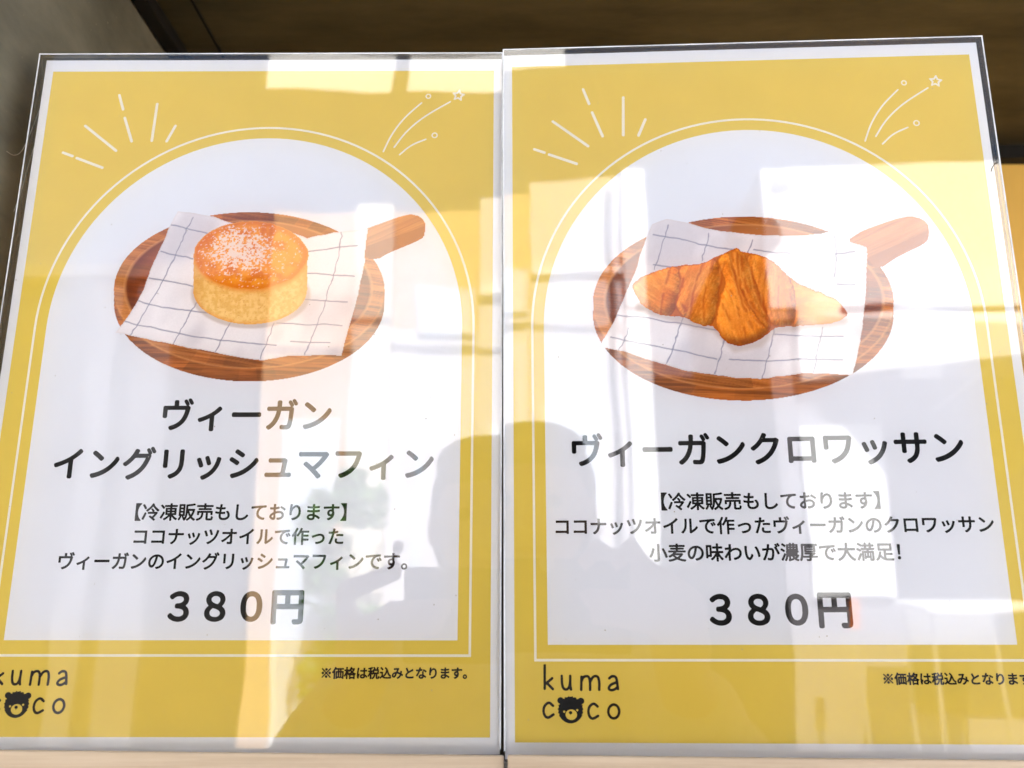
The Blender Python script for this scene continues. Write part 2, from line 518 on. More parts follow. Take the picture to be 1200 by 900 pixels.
def croissant_fn(segs, outline):
    oc = curve(outline, 2, True)
    raw = [([(545, 60), (552, 150), (585, 290), (625, 390), (652, 470)], 1.1), ([(592, 90), (606, 210), (640, 330), (690, 390), (742, 430)], 1.1), ([(512, 90), (494, 180), (480, 270), (468, 380)], .7),
           ([(302, 205), (288, 260), (288, 310), (312, 360)], 1.3), ([(720, 165), (700, 260), (704, 340), (724, 430)], .9), ([(782, 190), (776, 300), (778, 430)], .9), ([(828, 215), (846, 300), (856, 425)], .9),
           ([(404, 110), (372, 200), (346, 290), (336, 380)], .5), ([(450, 100), (424, 200), (400, 300), (404, 410)], .5), ([(570, 70), (580, 200), (612, 320), (660, 400), (700, 440)], .8),
           ([(640, 90), (650, 200), (676, 300), (720, 380)], .6), ([(240, 140), (220, 220), (196, 300), (190, 380)], .7), ([(500, 330), (530, 400), (560, 500)], .4), ([(540, 260), (580, 360), (610, 470), (620, 530)], .5)]
    ridges = [(curve([(730 + a / 4.286, 280 + b / 4.286) for a, b in L], 2), w_) for L, w_ in raw]

    def fn(u, v):
        uu = u + 1.6 * (fbm(u * .16, v * .16, 3) - .5) * 2; vv = v + 1.6 * (fbm(u * .16, v * .16, 8) - .5) * 2
        mask = inside(oc, uu, vv)
        c = np.zeros(u.shape + (3,)) + rgb(190, 108, 34)
        for k, (P, ang, tone, lift) in enumerate(segs):
            Pc = curve(P, 2, True)
            ins = inside(Pc, uu, vv)
            d = pdist(Pc, uu, vv)
            cs, sn = math.cos(ang), math.sin(ang)
            bow = 4 * np.sin((u * cs + v * sn) * .05)
            p = (u * cs + v * sn) * .055; q = (-u * sn + v * cs + bow) * .26
            g = fbm(p * .5, q * .45, 60 + k, 3); g2 = fbm(p, q * 1.4, 90 + k, 3); g3 = fbm(uu * .10, vv * .10, 120 + k, 3)
            s = mixc(rgb(230, 150, 54) + u[..., None] * 0, rgb(206, 122, 34), .8 * sst(.36, .66, g))
            s = mixc(s, rgb(244, 180, 88), .42 * sst(.52, .70, g2))
            s = mixc(s, rgb(178, 96, 24), .38 * sst(.56, .70, fbm(p * 1.3, q * 1.8, 150 + k, 3)))
            s = mixc(s, rgb(198, 110, 28), .40 * sst(.50, .70, g3))
            # the printed picture shows each rolled layer as a rounded bulge, lit from the upper left
            gy, gx = np.gradient(np.minimum(d, 16.0))
            gu, gv = gx, -gy                      # print rows run upwards, v runs downwards
            L_ = np.hypot(gu, gv) + 1e-6
            edge = sst(16, 2, d)
            lam = (gu * .55 + gv * .83) / L_ * edge
            s = s * (tone * (1 + .16 * np.clip(lam, 0, 1) - .34 * np.clip(-lam, 0, 1)))[..., None]
            s = s + (fbm(u * .9, v * .9, 200 + k, 2) - .5)[..., None] * 34
            s = mixc(s, rgb(150, 72, 16), .75 * sst(3.2, .2, d + 3.0 * (g3 - .5)))
            hi = sst(lift[2], 0, np.hypot(u - lift[0], v - lift[1]))
            s = mixc(s, rgb(250, 190, 96), .30 * hi)
            c = np.where(ins[..., None], s, c)
        d = pdist(oc, uu, vv)
        for Lp, wd in ridges:
            e = pdist(Lp, uu, vv, False)
            e2 = pdist(Lp + np.array([-1.7, .4]), uu, vv, False)
            brk = sst(.30, .55, fbm(u * .10, v * .10, 77, 2))
            c = mixc(c, rgb(166, 76, 14), .55 * brk * sst(wd + 2.4, wd - .8, e))
            c = mixc(c, rgb(252, 196, 104), .30 * brk * sst(2.2, .3, e2))
        c = mixc(c, rgb(246, 208, 138), .62 * sst(925, 960, u) + .40 * sst(775, 745, u))
        c = mixc(c, rgb(184, 96, 24), .5 * sst(2.6, .3, d))
        c = mixc(c, rgb(150, 58, 14), .8 * sst(12, 3, np.hypot(u - 991, (v - 364) * 1.2)))
        c = mixc(c, rgb(128, 58, 12), .55 * sst(372, 404, v + 8 * (fbm(u * .05, v * .05, 44) - .5)) * sst(14, 2, d))
        return mask, c
    return fn


# ------------------------------------------------------------------ posters
GLY = {
  'title': {
    'ィ': [[486,-100,534,-102,551,-97,563,-91,572,-82,583,-56,583,-25,580,-6,581,352,663,412,716,455,781,517,791,534,795,556,785,581,753,614,738,622,722,626,706,622,693,616,614,538,572,502,509,456,466,427,409,396,312,349,219,312,144,288,123,275,112,256,108,241,112,225,133,188,144,178,156,171,169,167,181,167,200,171,262,193,369,237,441,271,447,270,448,-25,446,-56,458,-84,466,-91]],
    'イ': [[520,-53,572,-55,588,-51,608,-38,620,-9,620,25,617,44,618,484,692,538,794,620,862,686,872,703,876,725,866,750,828,786,812,794,797,798,781,794,768,788,680,697,634,658,566,606,478,549,372,493,281,453,216,428,109,393,89,381,78,362,74,350,74,334,84,309,99,284,108,275,121,269,134,264,144,264,225,290,328,331,416,370,475,399,481,400,483,50,480,31,480,-9,492,-38,500,-44]],
    'ガ': [[152,-53,169,-54,194,-44,255,3,330,81,388,166,422,234,451,309,476,409,490,488,497,492,719,492,723,484,723,438,720,422,720,375,717,362,714,294,701,194,688,131,674,94,666,84,656,80,588,80,519,86,491,76,479,62,470,38,474,0,484,-25,494,-35,519,-45,553,-45,569,-48,691,-48,719,-41,741,-32,753,-23,775,-1,788,19,807,69,826,162,845,328,848,406,852,422,852,469,855,484,855,534,858,553,847,582,814,609,834,624,844,641,848,662,841,688,801,756,786,778,773,791,747,801,725,797,712,791,702,781,689,753,689,744,696,722,743,641,757,622,753,618,507,619,505,625,505,666,508,681,508,728,511,753,505,772,495,788,478,797,462,802,422,802,406,797,391,789,384,781,374,759,377,653,371,619,147,617,131,620,109,613,94,601,83,575,83,534,95,506,116,493,134,489,162,489,178,492,350,492,356,492,360,488,351,434,341,394,316,319,269,225,241,183,206,142,156,95,100,55,87,34,83,19,87,3,94,-10,116,-33,130,-44],[895,650,916,649,941,661,951,672,957,684,961,697,960,709,948,738,892,825,872,838,859,842,844,841,822,832,809,819,803,806,799,791,803,775,806,766,862,671,875,659]],
    'ク': [[267,-62,284,-64,300,-60,347,-41,425,-4,469,21,522,56,578,99,652,169,683,203,725,258,763,316,804,388,835,456,860,522,871,562,889,609,885,631,879,644,869,655,831,679,809,686,788,686,744,680,516,681,515,688,541,736,547,759,544,778,538,792,525,804,508,812,462,826,444,822,424,809,404,766,363,688,329,634,295,591,247,537,203,495,154,456,116,430,103,416,96,403,93,388,98,369,109,352,138,331,159,321,175,321,200,331,292,403,369,480,434,557,716,558,722,557,725,553,699,481,662,408,638,366,612,327,576,281,511,216,456,171,378,121,309,87,234,57,221,50,212,42,202,12,203,3,209,-14,214,-22,244,-51]],
    'グ': [[230,-88,244,-89,259,-85,378,-32,428,-4,520,59,564,97,623,156,678,224,723,291,765,366,813,481,848,591,844,606,833,628,851,647,861,672,860,684,851,709,801,791,784,807,759,817,744,816,719,805,706,784,702,762,709,738,729,706,750,666,747,662,728,658,478,659,476,666,501,712,508,731,507,744,497,766,485,778,472,785,431,798,412,797,391,788,381,778,335,684,313,647,288,608,239,547,162,470,101,422,71,403,62,394,53,372,52,362,62,333,103,303,125,296,134,296,159,306,182,322,225,355,281,405,339,466,397,535,675,536,681,535,685,531,672,491,655,450,619,378,591,331,572,302,533,253,470,191,407,141,347,102,259,59,191,32,177,25,169,17,162,3,158,-12,162,-28,168,-41,199,-72],[908,666,925,664,938,668,950,674,959,683,969,699,972,712,969,731,960,753,908,834,895,847,881,854,869,858,856,857,834,847,822,835,812,812,812,797,821,775,875,687,888,674]],
    'サ': [[427,-62,447,-64,472,-55,522,-29,585,16,645,75,685,134,716,212,733,281,742,356,742,409,745,422,747,468,753,470,856,470,875,467,903,467,919,473,933,481,941,494,947,509,948,550,944,566,933,584,916,594,900,598,859,595,753,595,747,598,745,738,747,756,744,770,734,786,722,795,706,801,656,801,633,791,621,775,614,753,614,603,609,596,382,597,380,606,380,722,383,750,379,766,367,784,350,794,338,798,297,798,281,794,266,786,259,778,249,756,252,606,249,597,144,595,125,598,88,598,72,593,58,584,49,572,43,556,42,516,46,500,58,481,75,471,91,467,131,467,150,470,244,470,250,468,252,344,248,325,249,262,255,244,264,231,278,223,294,217,334,217,350,221,369,233,379,250,383,266,380,297,380,459,382,469,603,470,612,468,614,403,611,388,611,353,601,294,582,228,551,169,511,125,481,102,431,73,391,54,374,41,365,25,361,9,365,-6,372,-20,403,-51]],
    'シ': [[202,-47,219,-48,325,-19,394,6,475,40,525,65,581,99,663,156,712,195,761,238,830,306,892,381,923,425,932,447,933,459,924,484,905,516,894,526,869,536,856,535,833,525,822,513,772,443,739,403,667,331,579,259,488,199,403,155,344,131,259,103,184,85,159,73,149,62,143,50,140,34,143,19,156,-6,170,-28,181,-38],[308,325,322,324,347,334,356,343,376,372,385,394,386,403,382,419,373,434,312,476,188,551,166,558,153,558,125,545,115,534,100,509,93,488,96,469,105,453,134,431,206,388,288,334],[455,547,469,546,494,556,508,569,523,591,532,612,533,622,529,638,520,653,488,679,338,775,316,783,303,783,275,770,250,734,243,712,246,694,255,678,269,665,434,556]],
    'ッ': [[358,-94,372,-95,388,-91,431,-73,500,-35,547,-4,630,62,670,103,706,146,766,234,797,296,819,350,841,416,864,503,860,519,854,531,842,544,819,554,781,564,762,560,745,550,737,538,731,522,716,453,688,369,644,281,601,219,542,156,491,115,428,76,356,40,322,26,303,10,296,-3,293,-19,300,-42,314,-62,334,-83],[273,256,291,256,319,265,341,277,354,297,358,309,358,325,341,372,285,509,266,532,244,541,228,542,191,529,178,520,165,500,162,481,165,466,213,350,237,284,252,266],[495,319,516,318,550,331,560,338,569,347,576,359,579,381,560,444,515,562,497,585,484,591,469,595,441,588,412,573,399,553,396,541,396,528,459,350,472,330]],
    'フ': [[302,-41,316,-42,359,-29,438,4,494,34,560,78,606,114,650,155,716,230,751,281,788,353,832,466,854,541,879,650,876,672,869,684,860,694,822,719,797,727,766,723,225,723,169,727,147,720,131,707,121,681,121,634,127,619,136,606,150,598,166,592,197,595,716,595,722,595,726,591,716,547,694,478,675,430,648,375,632,347,603,305,550,245,476,184,419,149,347,115,269,88,250,79,240,69,234,56,230,41,234,25,240,12,278,-30]],
    'マ': [[633,-56,647,-58,669,-50,709,-20,722,0,726,19,720,38,705,59,638,133,583,188,579,194,580,197,645,253,745,353,831,455,876,516,935,606,941,622,942,634,931,660,894,694,884,700,859,707,812,702,181,702,125,707,109,704,96,697,87,688,78,666,77,619,82,603,91,589,103,580,122,574,159,573,178,577,744,575,744,569,725,540,686,488,630,422,553,345,522,317,484,289,477,291,342,403,319,419,309,422,294,426,278,422,265,416,231,385,221,359,224,341,236,322,325,248,414,169,508,72,602,-38,612,-47]],
    'ュ': [[164,-12,831,-14,847,-10,862,-1,869,6,879,28,880,66,873,88,860,103,834,114,812,114,800,111,719,111,712,111,708,116,758,456,757,469,745,494,734,504,709,516,678,527,638,523,291,523,266,527,250,522,234,514,228,506,218,484,217,444,226,419,238,406,266,395,294,398,609,398,614,391,604,312,576,128,571,112,216,111,197,114,166,113,144,104,136,97,128,81,123,62,124,31,134,6,144,-4]],
    'リ': [[427,-59,444,-61,459,-57,536,-25,584,2,626,31,648,50,686,88,735,156,754,194,769,238,786,309,792,353,795,444,798,459,798,738,786,766,766,779,753,783,719,783,706,783,694,779,674,766,662,741,661,403,654,338,648,303,635,259,623,231,604,200,589,181,552,144,532,128,497,106,453,84,391,60,374,47,365,31,361,16,365,0,371,-12,403,-48],[239,247,291,246,309,252,326,266,332,278,335,294,333,309,333,706,335,728,332,744,322,761,309,770,291,776,244,776,225,770,209,756,199,731,198,688,202,669,202,362,198,338,199,291,211,262,219,256]],
    'ロ': [[161,-31,209,-33,234,-22,248,-6,256,24,266,27,741,26,748,22,749,9,759,-13,769,-22,781,-29,797,-33,838,-33,856,-26,869,-17,879,0,883,16,883,656,879,675,867,694,850,704,834,708,175,708,156,704,138,692,128,675,123,659,123,56,120,16,124,0,133,-16,141,-22],[259,155,255,159,255,166,255,569,257,578,741,580,750,577,752,166,749,156]],
    'ワ': [[370,-53,388,-54,403,-51,472,-23,544,15,613,62,652,94,717,159,738,183,779,244,810,303,838,378,864,478,886,612,895,647,894,662,885,684,872,698,850,713,834,722,809,730,788,727,162,727,138,720,121,706,111,678,111,378,118,359,127,347,141,338,156,333,197,333,212,337,230,347,241,366,245,381,245,591,250,598,734,598,741,598,744,594,736,528,726,481,701,394,666,319,654,297,626,259,575,205,548,181,503,149,462,124,400,93,331,66,322,61,312,50,306,38,302,22,306,6,312,-6,347,-42]],
    'ン': [[195,-38,219,-39,322,-13,403,15,462,40,527,72,575,99,659,156,706,192,800,283,836,322,881,380,926,447,941,481,942,500,935,522,914,556,897,570,875,576,859,572,844,564,831,547,788,478,759,440,691,361,638,311,603,283,534,234,475,199,403,163,362,146,269,115,203,99,175,94,150,83,140,69,133,50,133,41,140,19,169,-23,178,-30],[414,450,434,453,447,459,485,497,494,519,495,528,484,557,384,645,262,738,241,747,231,748,212,744,199,738,169,707,159,684,159,669,169,646,178,636,294,545,388,461,403,453]],
    'ヴ': [[348,-66,369,-67,388,-63,434,-47,488,-26,538,-1,610,47,645,75,706,136,723,156,776,234,794,271,816,325,841,403,858,469,880,584,876,600,867,616,857,625,823,647,824,653,832,662,841,684,842,697,838,709,826,734,779,809,767,822,754,828,741,833,728,833,703,822,690,809,684,797,680,781,684,766,693,747,731,681,754,650,753,647,542,647,539,653,539,769,529,794,519,804,497,813,450,814,434,810,419,801,412,794,403,772,405,656,402,647,169,645,138,648,112,638,103,629,97,617,92,600,92,328,98,312,106,299,119,290,138,283,175,283,191,287,208,297,219,316,223,331,224,516,228,523,716,523,722,523,726,519,723,491,707,422,682,350,638,266,605,222,559,177,491,127,409,87,319,57,305,50,296,41,286,12,287,0,293,-16,325,-55],[895,672,912,671,931,678,944,686,957,706,961,719,960,731,948,759,895,841,882,853,869,860,856,864,841,863,819,854,809,844,799,819,799,803,809,781,862,693,875,681]],
    'ー': [[117,312,847,314,878,311,904,322,912,330,919,342,923,359,923,409,916,428,908,441,891,451,875,455,812,455,791,452,231,452,212,455,122,454,103,448,91,439,81,422,77,406,77,359,81,344,94,324]]},
  'body': {
    '。': [[173,-84,206,-86,228,-83,262,-72,288,-59,305,-47,338,-12,360,28,370,62,370,122,357,162,344,188,314,222,291,241,266,254,225,267,162,266,122,254,91,235,53,198,43,184,31,159,21,128,17,94,21,56,31,25,47,-7,75,-39,97,-57,128,-72,156,-82],[194,15,172,18,153,28,141,38,131,50,121,69,119,94,125,122,134,138,147,151,178,166,209,167,228,160,251,144,263,125,269,109,270,78,257,47,244,33,222,20]],
    '【': [[668,-109,956,-111,975,-101,985,-84,985,-72,979,-59,947,-30,912,12,874,69,843,131,821,191,808,241,796,316,795,362,792,378,795,400,796,444,808,519,821,569,843,628,877,697,909,744,942,784,973,816,982,831,982,844,976,856,969,863,956,869,672,870,653,861,643,844,642,-78,652,-100]],
    '】': [[39,-109,328,-111,347,-101,357,-84,358,838,348,859,331,869,47,870,28,861,18,844,18,831,24,819,58,784,91,744,123,697,157,628,179,569,192,519,204,444,205,400,208,384,205,362,204,316,198,275,191,238,172,172,156,130,126,69,86,9,53,-30,24,-56,18,-66,14,-78,18,-91,25,-101]],
    'い': [[333,-31,378,-33,411,-22,441,-5,483,38,510,78,544,147,566,206,566,225,551,250,509,295,494,304,478,304,466,297,459,291,423,194,404,156,389,134,378,123,359,112,344,115,328,124,311,141,288,181,274,219,264,256,249,347,245,409,242,422,242,481,239,497,239,612,245,669,244,697,234,714,216,723,131,722,114,712,105,694,105,666,108,650,108,506,111,491,111,431,114,419,117,347,130,262,149,178,171,119,191,80,203,58,230,25,244,11,272,-10,306,-26],[839,122,856,121,869,124,919,146,934,158,942,178,942,206,936,250,922,316,897,406,879,462,844,548,801,631,775,670,759,685,747,691,734,692,675,672,662,666,649,647,649,631,659,609,699,547,741,456,763,394,782,328,795,272,815,147,824,131]],
    'お': [[305,-56,319,-58,341,-54,369,-44,398,-19,413,9,420,31,427,75,427,141,423,156,423,281,424,288,428,292,484,308,538,317,566,320,647,320,697,307,725,291,741,276,757,247,761,231,761,203,754,175,736,144,700,115,659,96,612,84,553,77,512,76,497,69,491,63,483,47,483,34,487,22,509,-38,516,-44,528,-51,575,-51,647,-41,712,-22,772,6,806,30,838,61,853,80,876,125,889,172,892,216,889,256,871,309,848,344,812,380,777,403,741,419,712,429,666,439,631,439,616,442,531,436,428,414,422,417,420,462,423,475,425,524,441,529,497,536,581,552,606,559,619,565,626,572,633,588,633,647,629,659,620,672,606,680,597,683,494,661,438,652,429,653,427,659,427,697,430,712,433,794,422,814,403,823,328,823,312,816,306,809,298,791,302,762,302,650,300,641,297,638,200,636,150,642,125,642,106,633,96,612,99,544,108,528,119,521,153,514,291,514,298,509,297,369,250,344,197,310,145,266,119,235,96,197,84,166,80,131,84,106,90,88,104,59,141,17,181,-13,222,-35,278,-54],[275,81,247,93,225,108,218,116,208,138,215,159,230,181,256,208,297,234,301,231,302,225,301,88,294,80],[899,459,912,459,928,467,941,480,963,516,970,541,961,562,945,578,856,638,756,698,734,707,725,708,716,707,700,698,674,659,665,638,665,625,674,609,684,599,797,532,887,466]],
    'が': [[433,-56,475,-58,503,-54,547,-41,581,-20,601,0,616,22,644,84,660,141,673,209,686,334,686,447,676,494,657,538,623,572,609,582,562,601,541,604,509,608,422,604,419,606,445,753,444,775,433,794,416,804,338,811,319,801,309,784,298,666,289,609,283,594,269,589,200,586,188,583,69,583,50,573,40,556,39,544,46,481,55,462,72,451,100,449,156,458,247,467,253,464,254,459,207,309,172,222,124,119,65,19,61,9,61,-3,68,-19,75,-26,141,-54,166,-54,186,-41,215,9,257,94,294,181,347,331,389,475,394,479,403,483,434,483,450,486,497,486,525,480,541,470,554,447,558,425,558,331,548,238,535,169,519,119,507,94,500,86,488,77,472,71,428,71,350,86,334,86,314,75,305,56,305,41,314,-16,325,-36,344,-45,378,-51],[871,250,884,249,897,253,956,281,970,297,973,306,973,316,954,369,904,478,825,622,830,628,862,641,873,650,883,669,879,691,829,778,808,809,797,819,784,826,766,826,738,816,722,808,713,797,708,781,712,762,748,703,755,684,753,681,691,651,678,631,677,619,684,603,723,547,744,509,791,416,826,334,850,267,856,258],[918,666,931,665,975,684,988,697,994,709,995,719,990,734,976,759,920,847,900,863,891,867,878,867,850,857,834,848,821,831,817,816,827,794,872,722,887,694,903,674]],
    'し': [[458,-75,491,-77,506,-73,538,-73,566,-70,622,-58,694,-32,731,-13,759,3,809,39,867,94,895,125,913,150,920,166,919,178,911,194,867,244,850,254,838,254,822,247,814,241,773,191,728,145,688,115,647,91,612,78,550,61,519,58,453,58,428,62,409,68,377,88,362,106,354,122,345,156,345,375,348,394,348,500,352,516,355,675,364,775,353,795,334,804,244,804,227,794,217,772,220,697,223,678,220,659,220,519,217,503,217,397,214,381,214,247,211,231,211,175,218,106,231,62,249,25,259,11,296,-25,334,-48,375,-63,422,-73]],
    'す': [[349,-75,369,-76,438,-51,523,-3,558,25,611,81,646,141,669,209,676,244,680,278,680,331,676,356,663,403,649,438,648,516,645,531,647,568,653,570,700,570,719,567,925,565,945,578,954,600,954,659,947,675,941,681,922,689,650,690,646,694,645,709,648,722,648,762,652,784,642,806,622,817,544,817,522,808,512,791,517,741,517,697,515,691,509,687,241,683,225,680,106,680,91,674,80,666,70,644,74,581,84,561,103,552,175,555,191,558,234,558,250,561,306,561,322,564,403,564,419,567,512,567,520,562,519,528,447,526,403,513,359,489,336,469,312,441,296,412,284,375,280,356,280,297,293,250,311,216,341,183,366,165,391,152,434,139,483,134,472,120,423,88,353,56,300,41,288,35,281,28,273,9,274,0,281,-12,334,-67],[459,259,431,271,415,288,405,312,406,353,412,369,424,388,438,398,469,411,491,411,506,407,528,392,541,372,545,344,541,312,529,281,512,265,497,258]],
    'た': [[189,-56,209,-57,228,-45,244,-12,276,66,351,288,372,362,416,530,431,536,488,542,594,562,612,570,626,591,626,666,616,683,600,691,591,692,456,664,445,666,443,672,464,766,464,781,454,803,438,813,356,820,347,818,333,809,324,791,323,750,320,719,311,662,305,650,272,645,169,645,106,651,88,642,78,625,77,575,80,553,87,538,94,531,109,524,138,523,147,521,272,520,279,516,247,394,188,212,144,103,105,25,99,6,99,-9,106,-22,112,-29],[702,-44,731,-45,747,-42,806,-42,894,-33,912,-26,922,-16,929,0,933,66,925,85,906,97,891,98,816,86,781,83,738,83,719,80,703,83,662,83,625,90,606,96,581,113,571,134,571,178,580,228,579,238,570,253,553,263,506,270,488,270,471,262,462,253,455,234,446,178,442,125,446,97,456,66,475,33,497,11,512,0,550,-19,606,-36,650,-42],[536,384,550,383,641,392,781,392,866,383,891,384,906,392,916,409,916,481,906,498,891,507,825,514,691,517,675,514,612,514,538,507,519,495,512,481,511,472,512,409,521,394]],
    'っ': [[396,-47,406,-48,494,-39,584,-19,662,6,738,43,751,53,795,91,831,133,847,161,867,212,877,281,873,325,869,344,851,397,830,431,795,469,762,491,706,516,644,529,559,529,500,520,406,497,244,446,166,426,147,413,140,400,139,388,162,328,168,316,177,306,197,296,219,299,359,354,438,379,500,395,578,408,628,408,669,396,691,385,708,372,722,357,735,334,742,312,745,288,738,241,716,196,681,162,628,130,581,112,500,92,438,83,372,79,352,69,342,50,346,31,371,-28,383,-41]],
    'て': [[742,-53,775,-54,788,-47,794,-41,823,38,822,50,816,62,806,72,791,79,756,80,700,89,634,109,578,137,550,158,533,175,512,203,490,253,483,306,486,359,496,400,509,431,546,497,577,534,605,559,634,579,666,596,703,611,766,620,878,624,897,633,907,650,908,659,908,722,898,741,884,749,875,752,825,752,809,748,722,745,712,742,641,739,597,733,569,733,559,730,531,729,522,727,359,714,162,692,91,689,72,679,63,666,61,656,67,584,78,564,97,555,116,555,181,567,300,583,469,601,475,600,473,594,445,562,427,538,393,478,368,412,355,353,352,294,358,238,362,216,387,150,393,138,431,86,475,45,503,24,559,-7,638,-35,694,-48]],
    'で': [[739,-59,769,-60,781,-54,788,-47,817,31,816,44,810,56,801,66,788,72,756,74,712,80,666,90,628,103,572,131,541,155,506,197,484,247,477,303,480,353,490,394,503,425,540,491,570,528,597,551,631,576,669,594,709,608,806,617,872,617,891,627,901,644,902,653,901,716,892,734,875,744,866,745,819,745,803,742,675,736,666,733,634,733,625,730,522,723,344,705,319,704,156,686,84,683,66,673,57,659,55,650,61,578,71,559,91,549,109,549,153,558,266,573,459,595,468,594,467,588,439,556,415,522,385,469,362,406,355,375,349,344,346,288,356,209,378,153,390,128,427,78,484,27,503,15,547,-10,631,-41,691,-54],[758,338,778,337,819,356,830,369,835,378,836,388,816,431,762,520,751,531,739,538,719,539,688,527,677,519,665,500,664,484,674,462,704,416,737,353,746,344],[871,378,888,378,931,396,945,412,948,422,948,431,935,462,875,557,856,576,844,582,831,583,812,576,789,562,775,542,774,528,784,506,816,456,849,394,858,384]],
    'の': [[530,-53,547,-54,612,-41,703,-10,766,24,831,80,872,131,907,200,926,272,933,334,933,366,926,425,904,503,869,569,830,619,812,636,753,682,697,710,612,736,547,742,506,742,438,736,339,706,268,669,209,623,178,592,134,538,96,469,71,391,64,331,64,278,74,212,93,156,121,103,155,66,184,43,231,24,250,20,284,21,322,31,347,43,375,64,414,106,444,153,476,216,494,262,522,347,541,412,554,469,581,611,588,614,609,610,653,594,707,562,739,531,757,506,785,450,798,397,799,366,801,353,795,294,788,269,779,244,756,202,731,170,694,137,653,112,609,93,566,80,494,69,477,59,467,41,467,31,471,22,508,-38,518,-47],[262,162,246,169,222,193,206,225,199,247,192,281,192,334,196,362,209,409,234,459,250,482,272,511,309,545,362,580,409,601,441,607,445,603,445,597,422,478,394,372,369,300,338,231,306,183,284,166,269,161]],
    'ま': [[352,-69,431,-70,456,-67,497,-57,535,-38,573,-3,591,28,601,59,605,78,605,109,609,115,656,93,691,73,729,47,796,-6,809,-13,825,-13,841,-5,850,5,876,44,885,66,886,78,878,95,859,114,784,166,742,191,684,219,601,250,595,291,595,344,593,356,597,360,616,364,700,367,819,380,844,384,856,390,863,397,870,412,870,478,861,497,844,507,828,508,719,492,647,486,612,486,603,483,595,484,592,491,592,566,597,573,822,592,850,605,861,625,861,684,854,703,847,710,834,716,825,717,716,702,597,693,593,697,592,703,595,791,588,807,581,813,566,820,497,820,475,811,465,794,467,697,462,690,384,689,369,692,338,692,269,699,209,708,191,707,178,701,171,694,164,675,164,644,167,616,177,597,194,587,209,583,319,573,353,573,369,570,459,570,467,566,467,488,462,480,372,480,194,495,172,486,161,466,162,400,171,384,188,374,200,371,262,367,275,364,459,358,469,353,470,288,468,278,456,277,441,280,403,280,388,277,356,276,319,269,261,250,222,226,189,194,176,175,162,138,158,112,158,84,161,62,174,28,192,0,225,-29,259,-47,312,-63],[378,49,331,56,309,65,294,75,285,88,283,97,284,116,292,131,325,151,366,161,416,164,428,161,456,161,474,156,476,150,476,109,472,88,462,69,447,59,431,53,406,48]],
    'も': [[498,-69,575,-70,588,-67,616,-67,669,-57,736,-34,788,-7,803,5,845,47,872,91,888,134,892,156,895,197,892,241,888,262,876,303,854,350,831,385,791,436,773,447,762,448,694,435,680,428,671,419,665,406,665,394,674,378,706,345,726,319,738,297,757,253,764,216,760,172,750,147,736,125,716,106,666,78,634,67,575,58,512,58,481,65,450,78,425,98,412,119,399,159,398,244,403,261,409,264,512,264,525,267,597,271,625,283,635,300,636,309,635,372,626,388,609,397,597,398,562,392,488,389,472,386,417,388,414,400,427,503,430,512,438,517,503,517,519,520,603,524,622,530,634,540,642,556,642,619,633,638,612,648,591,648,503,639,448,641,446,647,449,672,464,762,464,781,460,791,453,801,438,810,419,814,359,817,341,808,331,791,326,709,321,672,320,650,316,644,284,646,203,658,128,676,106,667,96,647,95,603,92,584,99,569,109,559,125,553,184,539,303,521,304,512,295,434,288,395,275,392,228,399,162,412,112,426,100,426,84,417,74,400,70,378,71,331,78,316,84,308,112,296,188,280,273,269,270,162,274,122,293,59,315,22,353,-17,394,-41,444,-60]],
    'り': [[368,-72,381,-73,466,-54,566,-16,625,15,684,61,736,119,747,134,782,200,811,303,814,372,817,384,814,469,801,538,779,603,763,634,750,657,719,695,706,708,669,735,616,757,591,761,538,761,512,757,469,741,422,716,386,688,338,638,335,641,339,675,361,772,359,791,350,804,334,813,288,817,256,817,236,806,224,778,220,719,208,644,192,506,189,416,186,400,189,297,196,234,201,219,209,208,228,199,275,202,297,206,309,212,316,219,323,238,320,272,321,334,331,394,346,444,374,500,403,545,437,584,478,616,509,632,541,639,569,639,584,635,612,620,630,603,647,578,663,544,676,494,683,453,683,412,686,397,676,306,657,244,623,188,579,144,531,112,506,99,472,84,422,68,328,47,312,34,305,16,306,6,312,-6,342,-53,355,-66]],
    'わ': [[261,-62,344,-64,362,-54,371,-41,373,-31,367,19,367,72,364,91,364,334,367,369,371,375,391,392,431,423,500,463,556,485,619,498,675,498,703,494,731,485,753,473,783,447,801,422,813,397,820,375,823,347,816,291,798,244,769,203,738,174,681,141,641,124,600,112,534,97,522,91,515,84,508,69,512,47,540,-9,549,-19,562,-26,575,-26,644,-10,725,18,791,52,835,84,873,122,901,156,926,200,948,272,954,353,947,406,927,466,903,507,864,550,825,579,784,599,712,620,647,623,591,617,500,591,422,554,384,532,382,534,383,538,413,584,420,606,410,631,392,650,390,656,404,766,404,788,395,806,375,817,297,817,281,810,274,803,267,788,267,684,261,647,153,633,84,633,66,623,55,603,55,584,62,528,71,512,86,503,116,502,238,520,250,520,254,516,254,491,251,466,248,456,156,324,43,175,34,156,33,147,43,122,73,81,84,71,97,65,112,65,126,72,139,84,234,222,238,225,241,225,239,-12,236,-31,246,-53]],
    'ィ': [[471,-100,553,-101,572,-92,582,-75,583,-22,580,-3,581,350,712,452,794,530,804,547,804,559,795,575,744,623,728,632,716,633,699,625,619,542,594,520,535,475,459,424,359,371,275,334,225,315,125,284,111,275,103,259,102,247,106,234,134,181,147,168,166,161,272,196,362,234,441,271,447,270,448,-22,445,-41,445,-69,455,-91]],
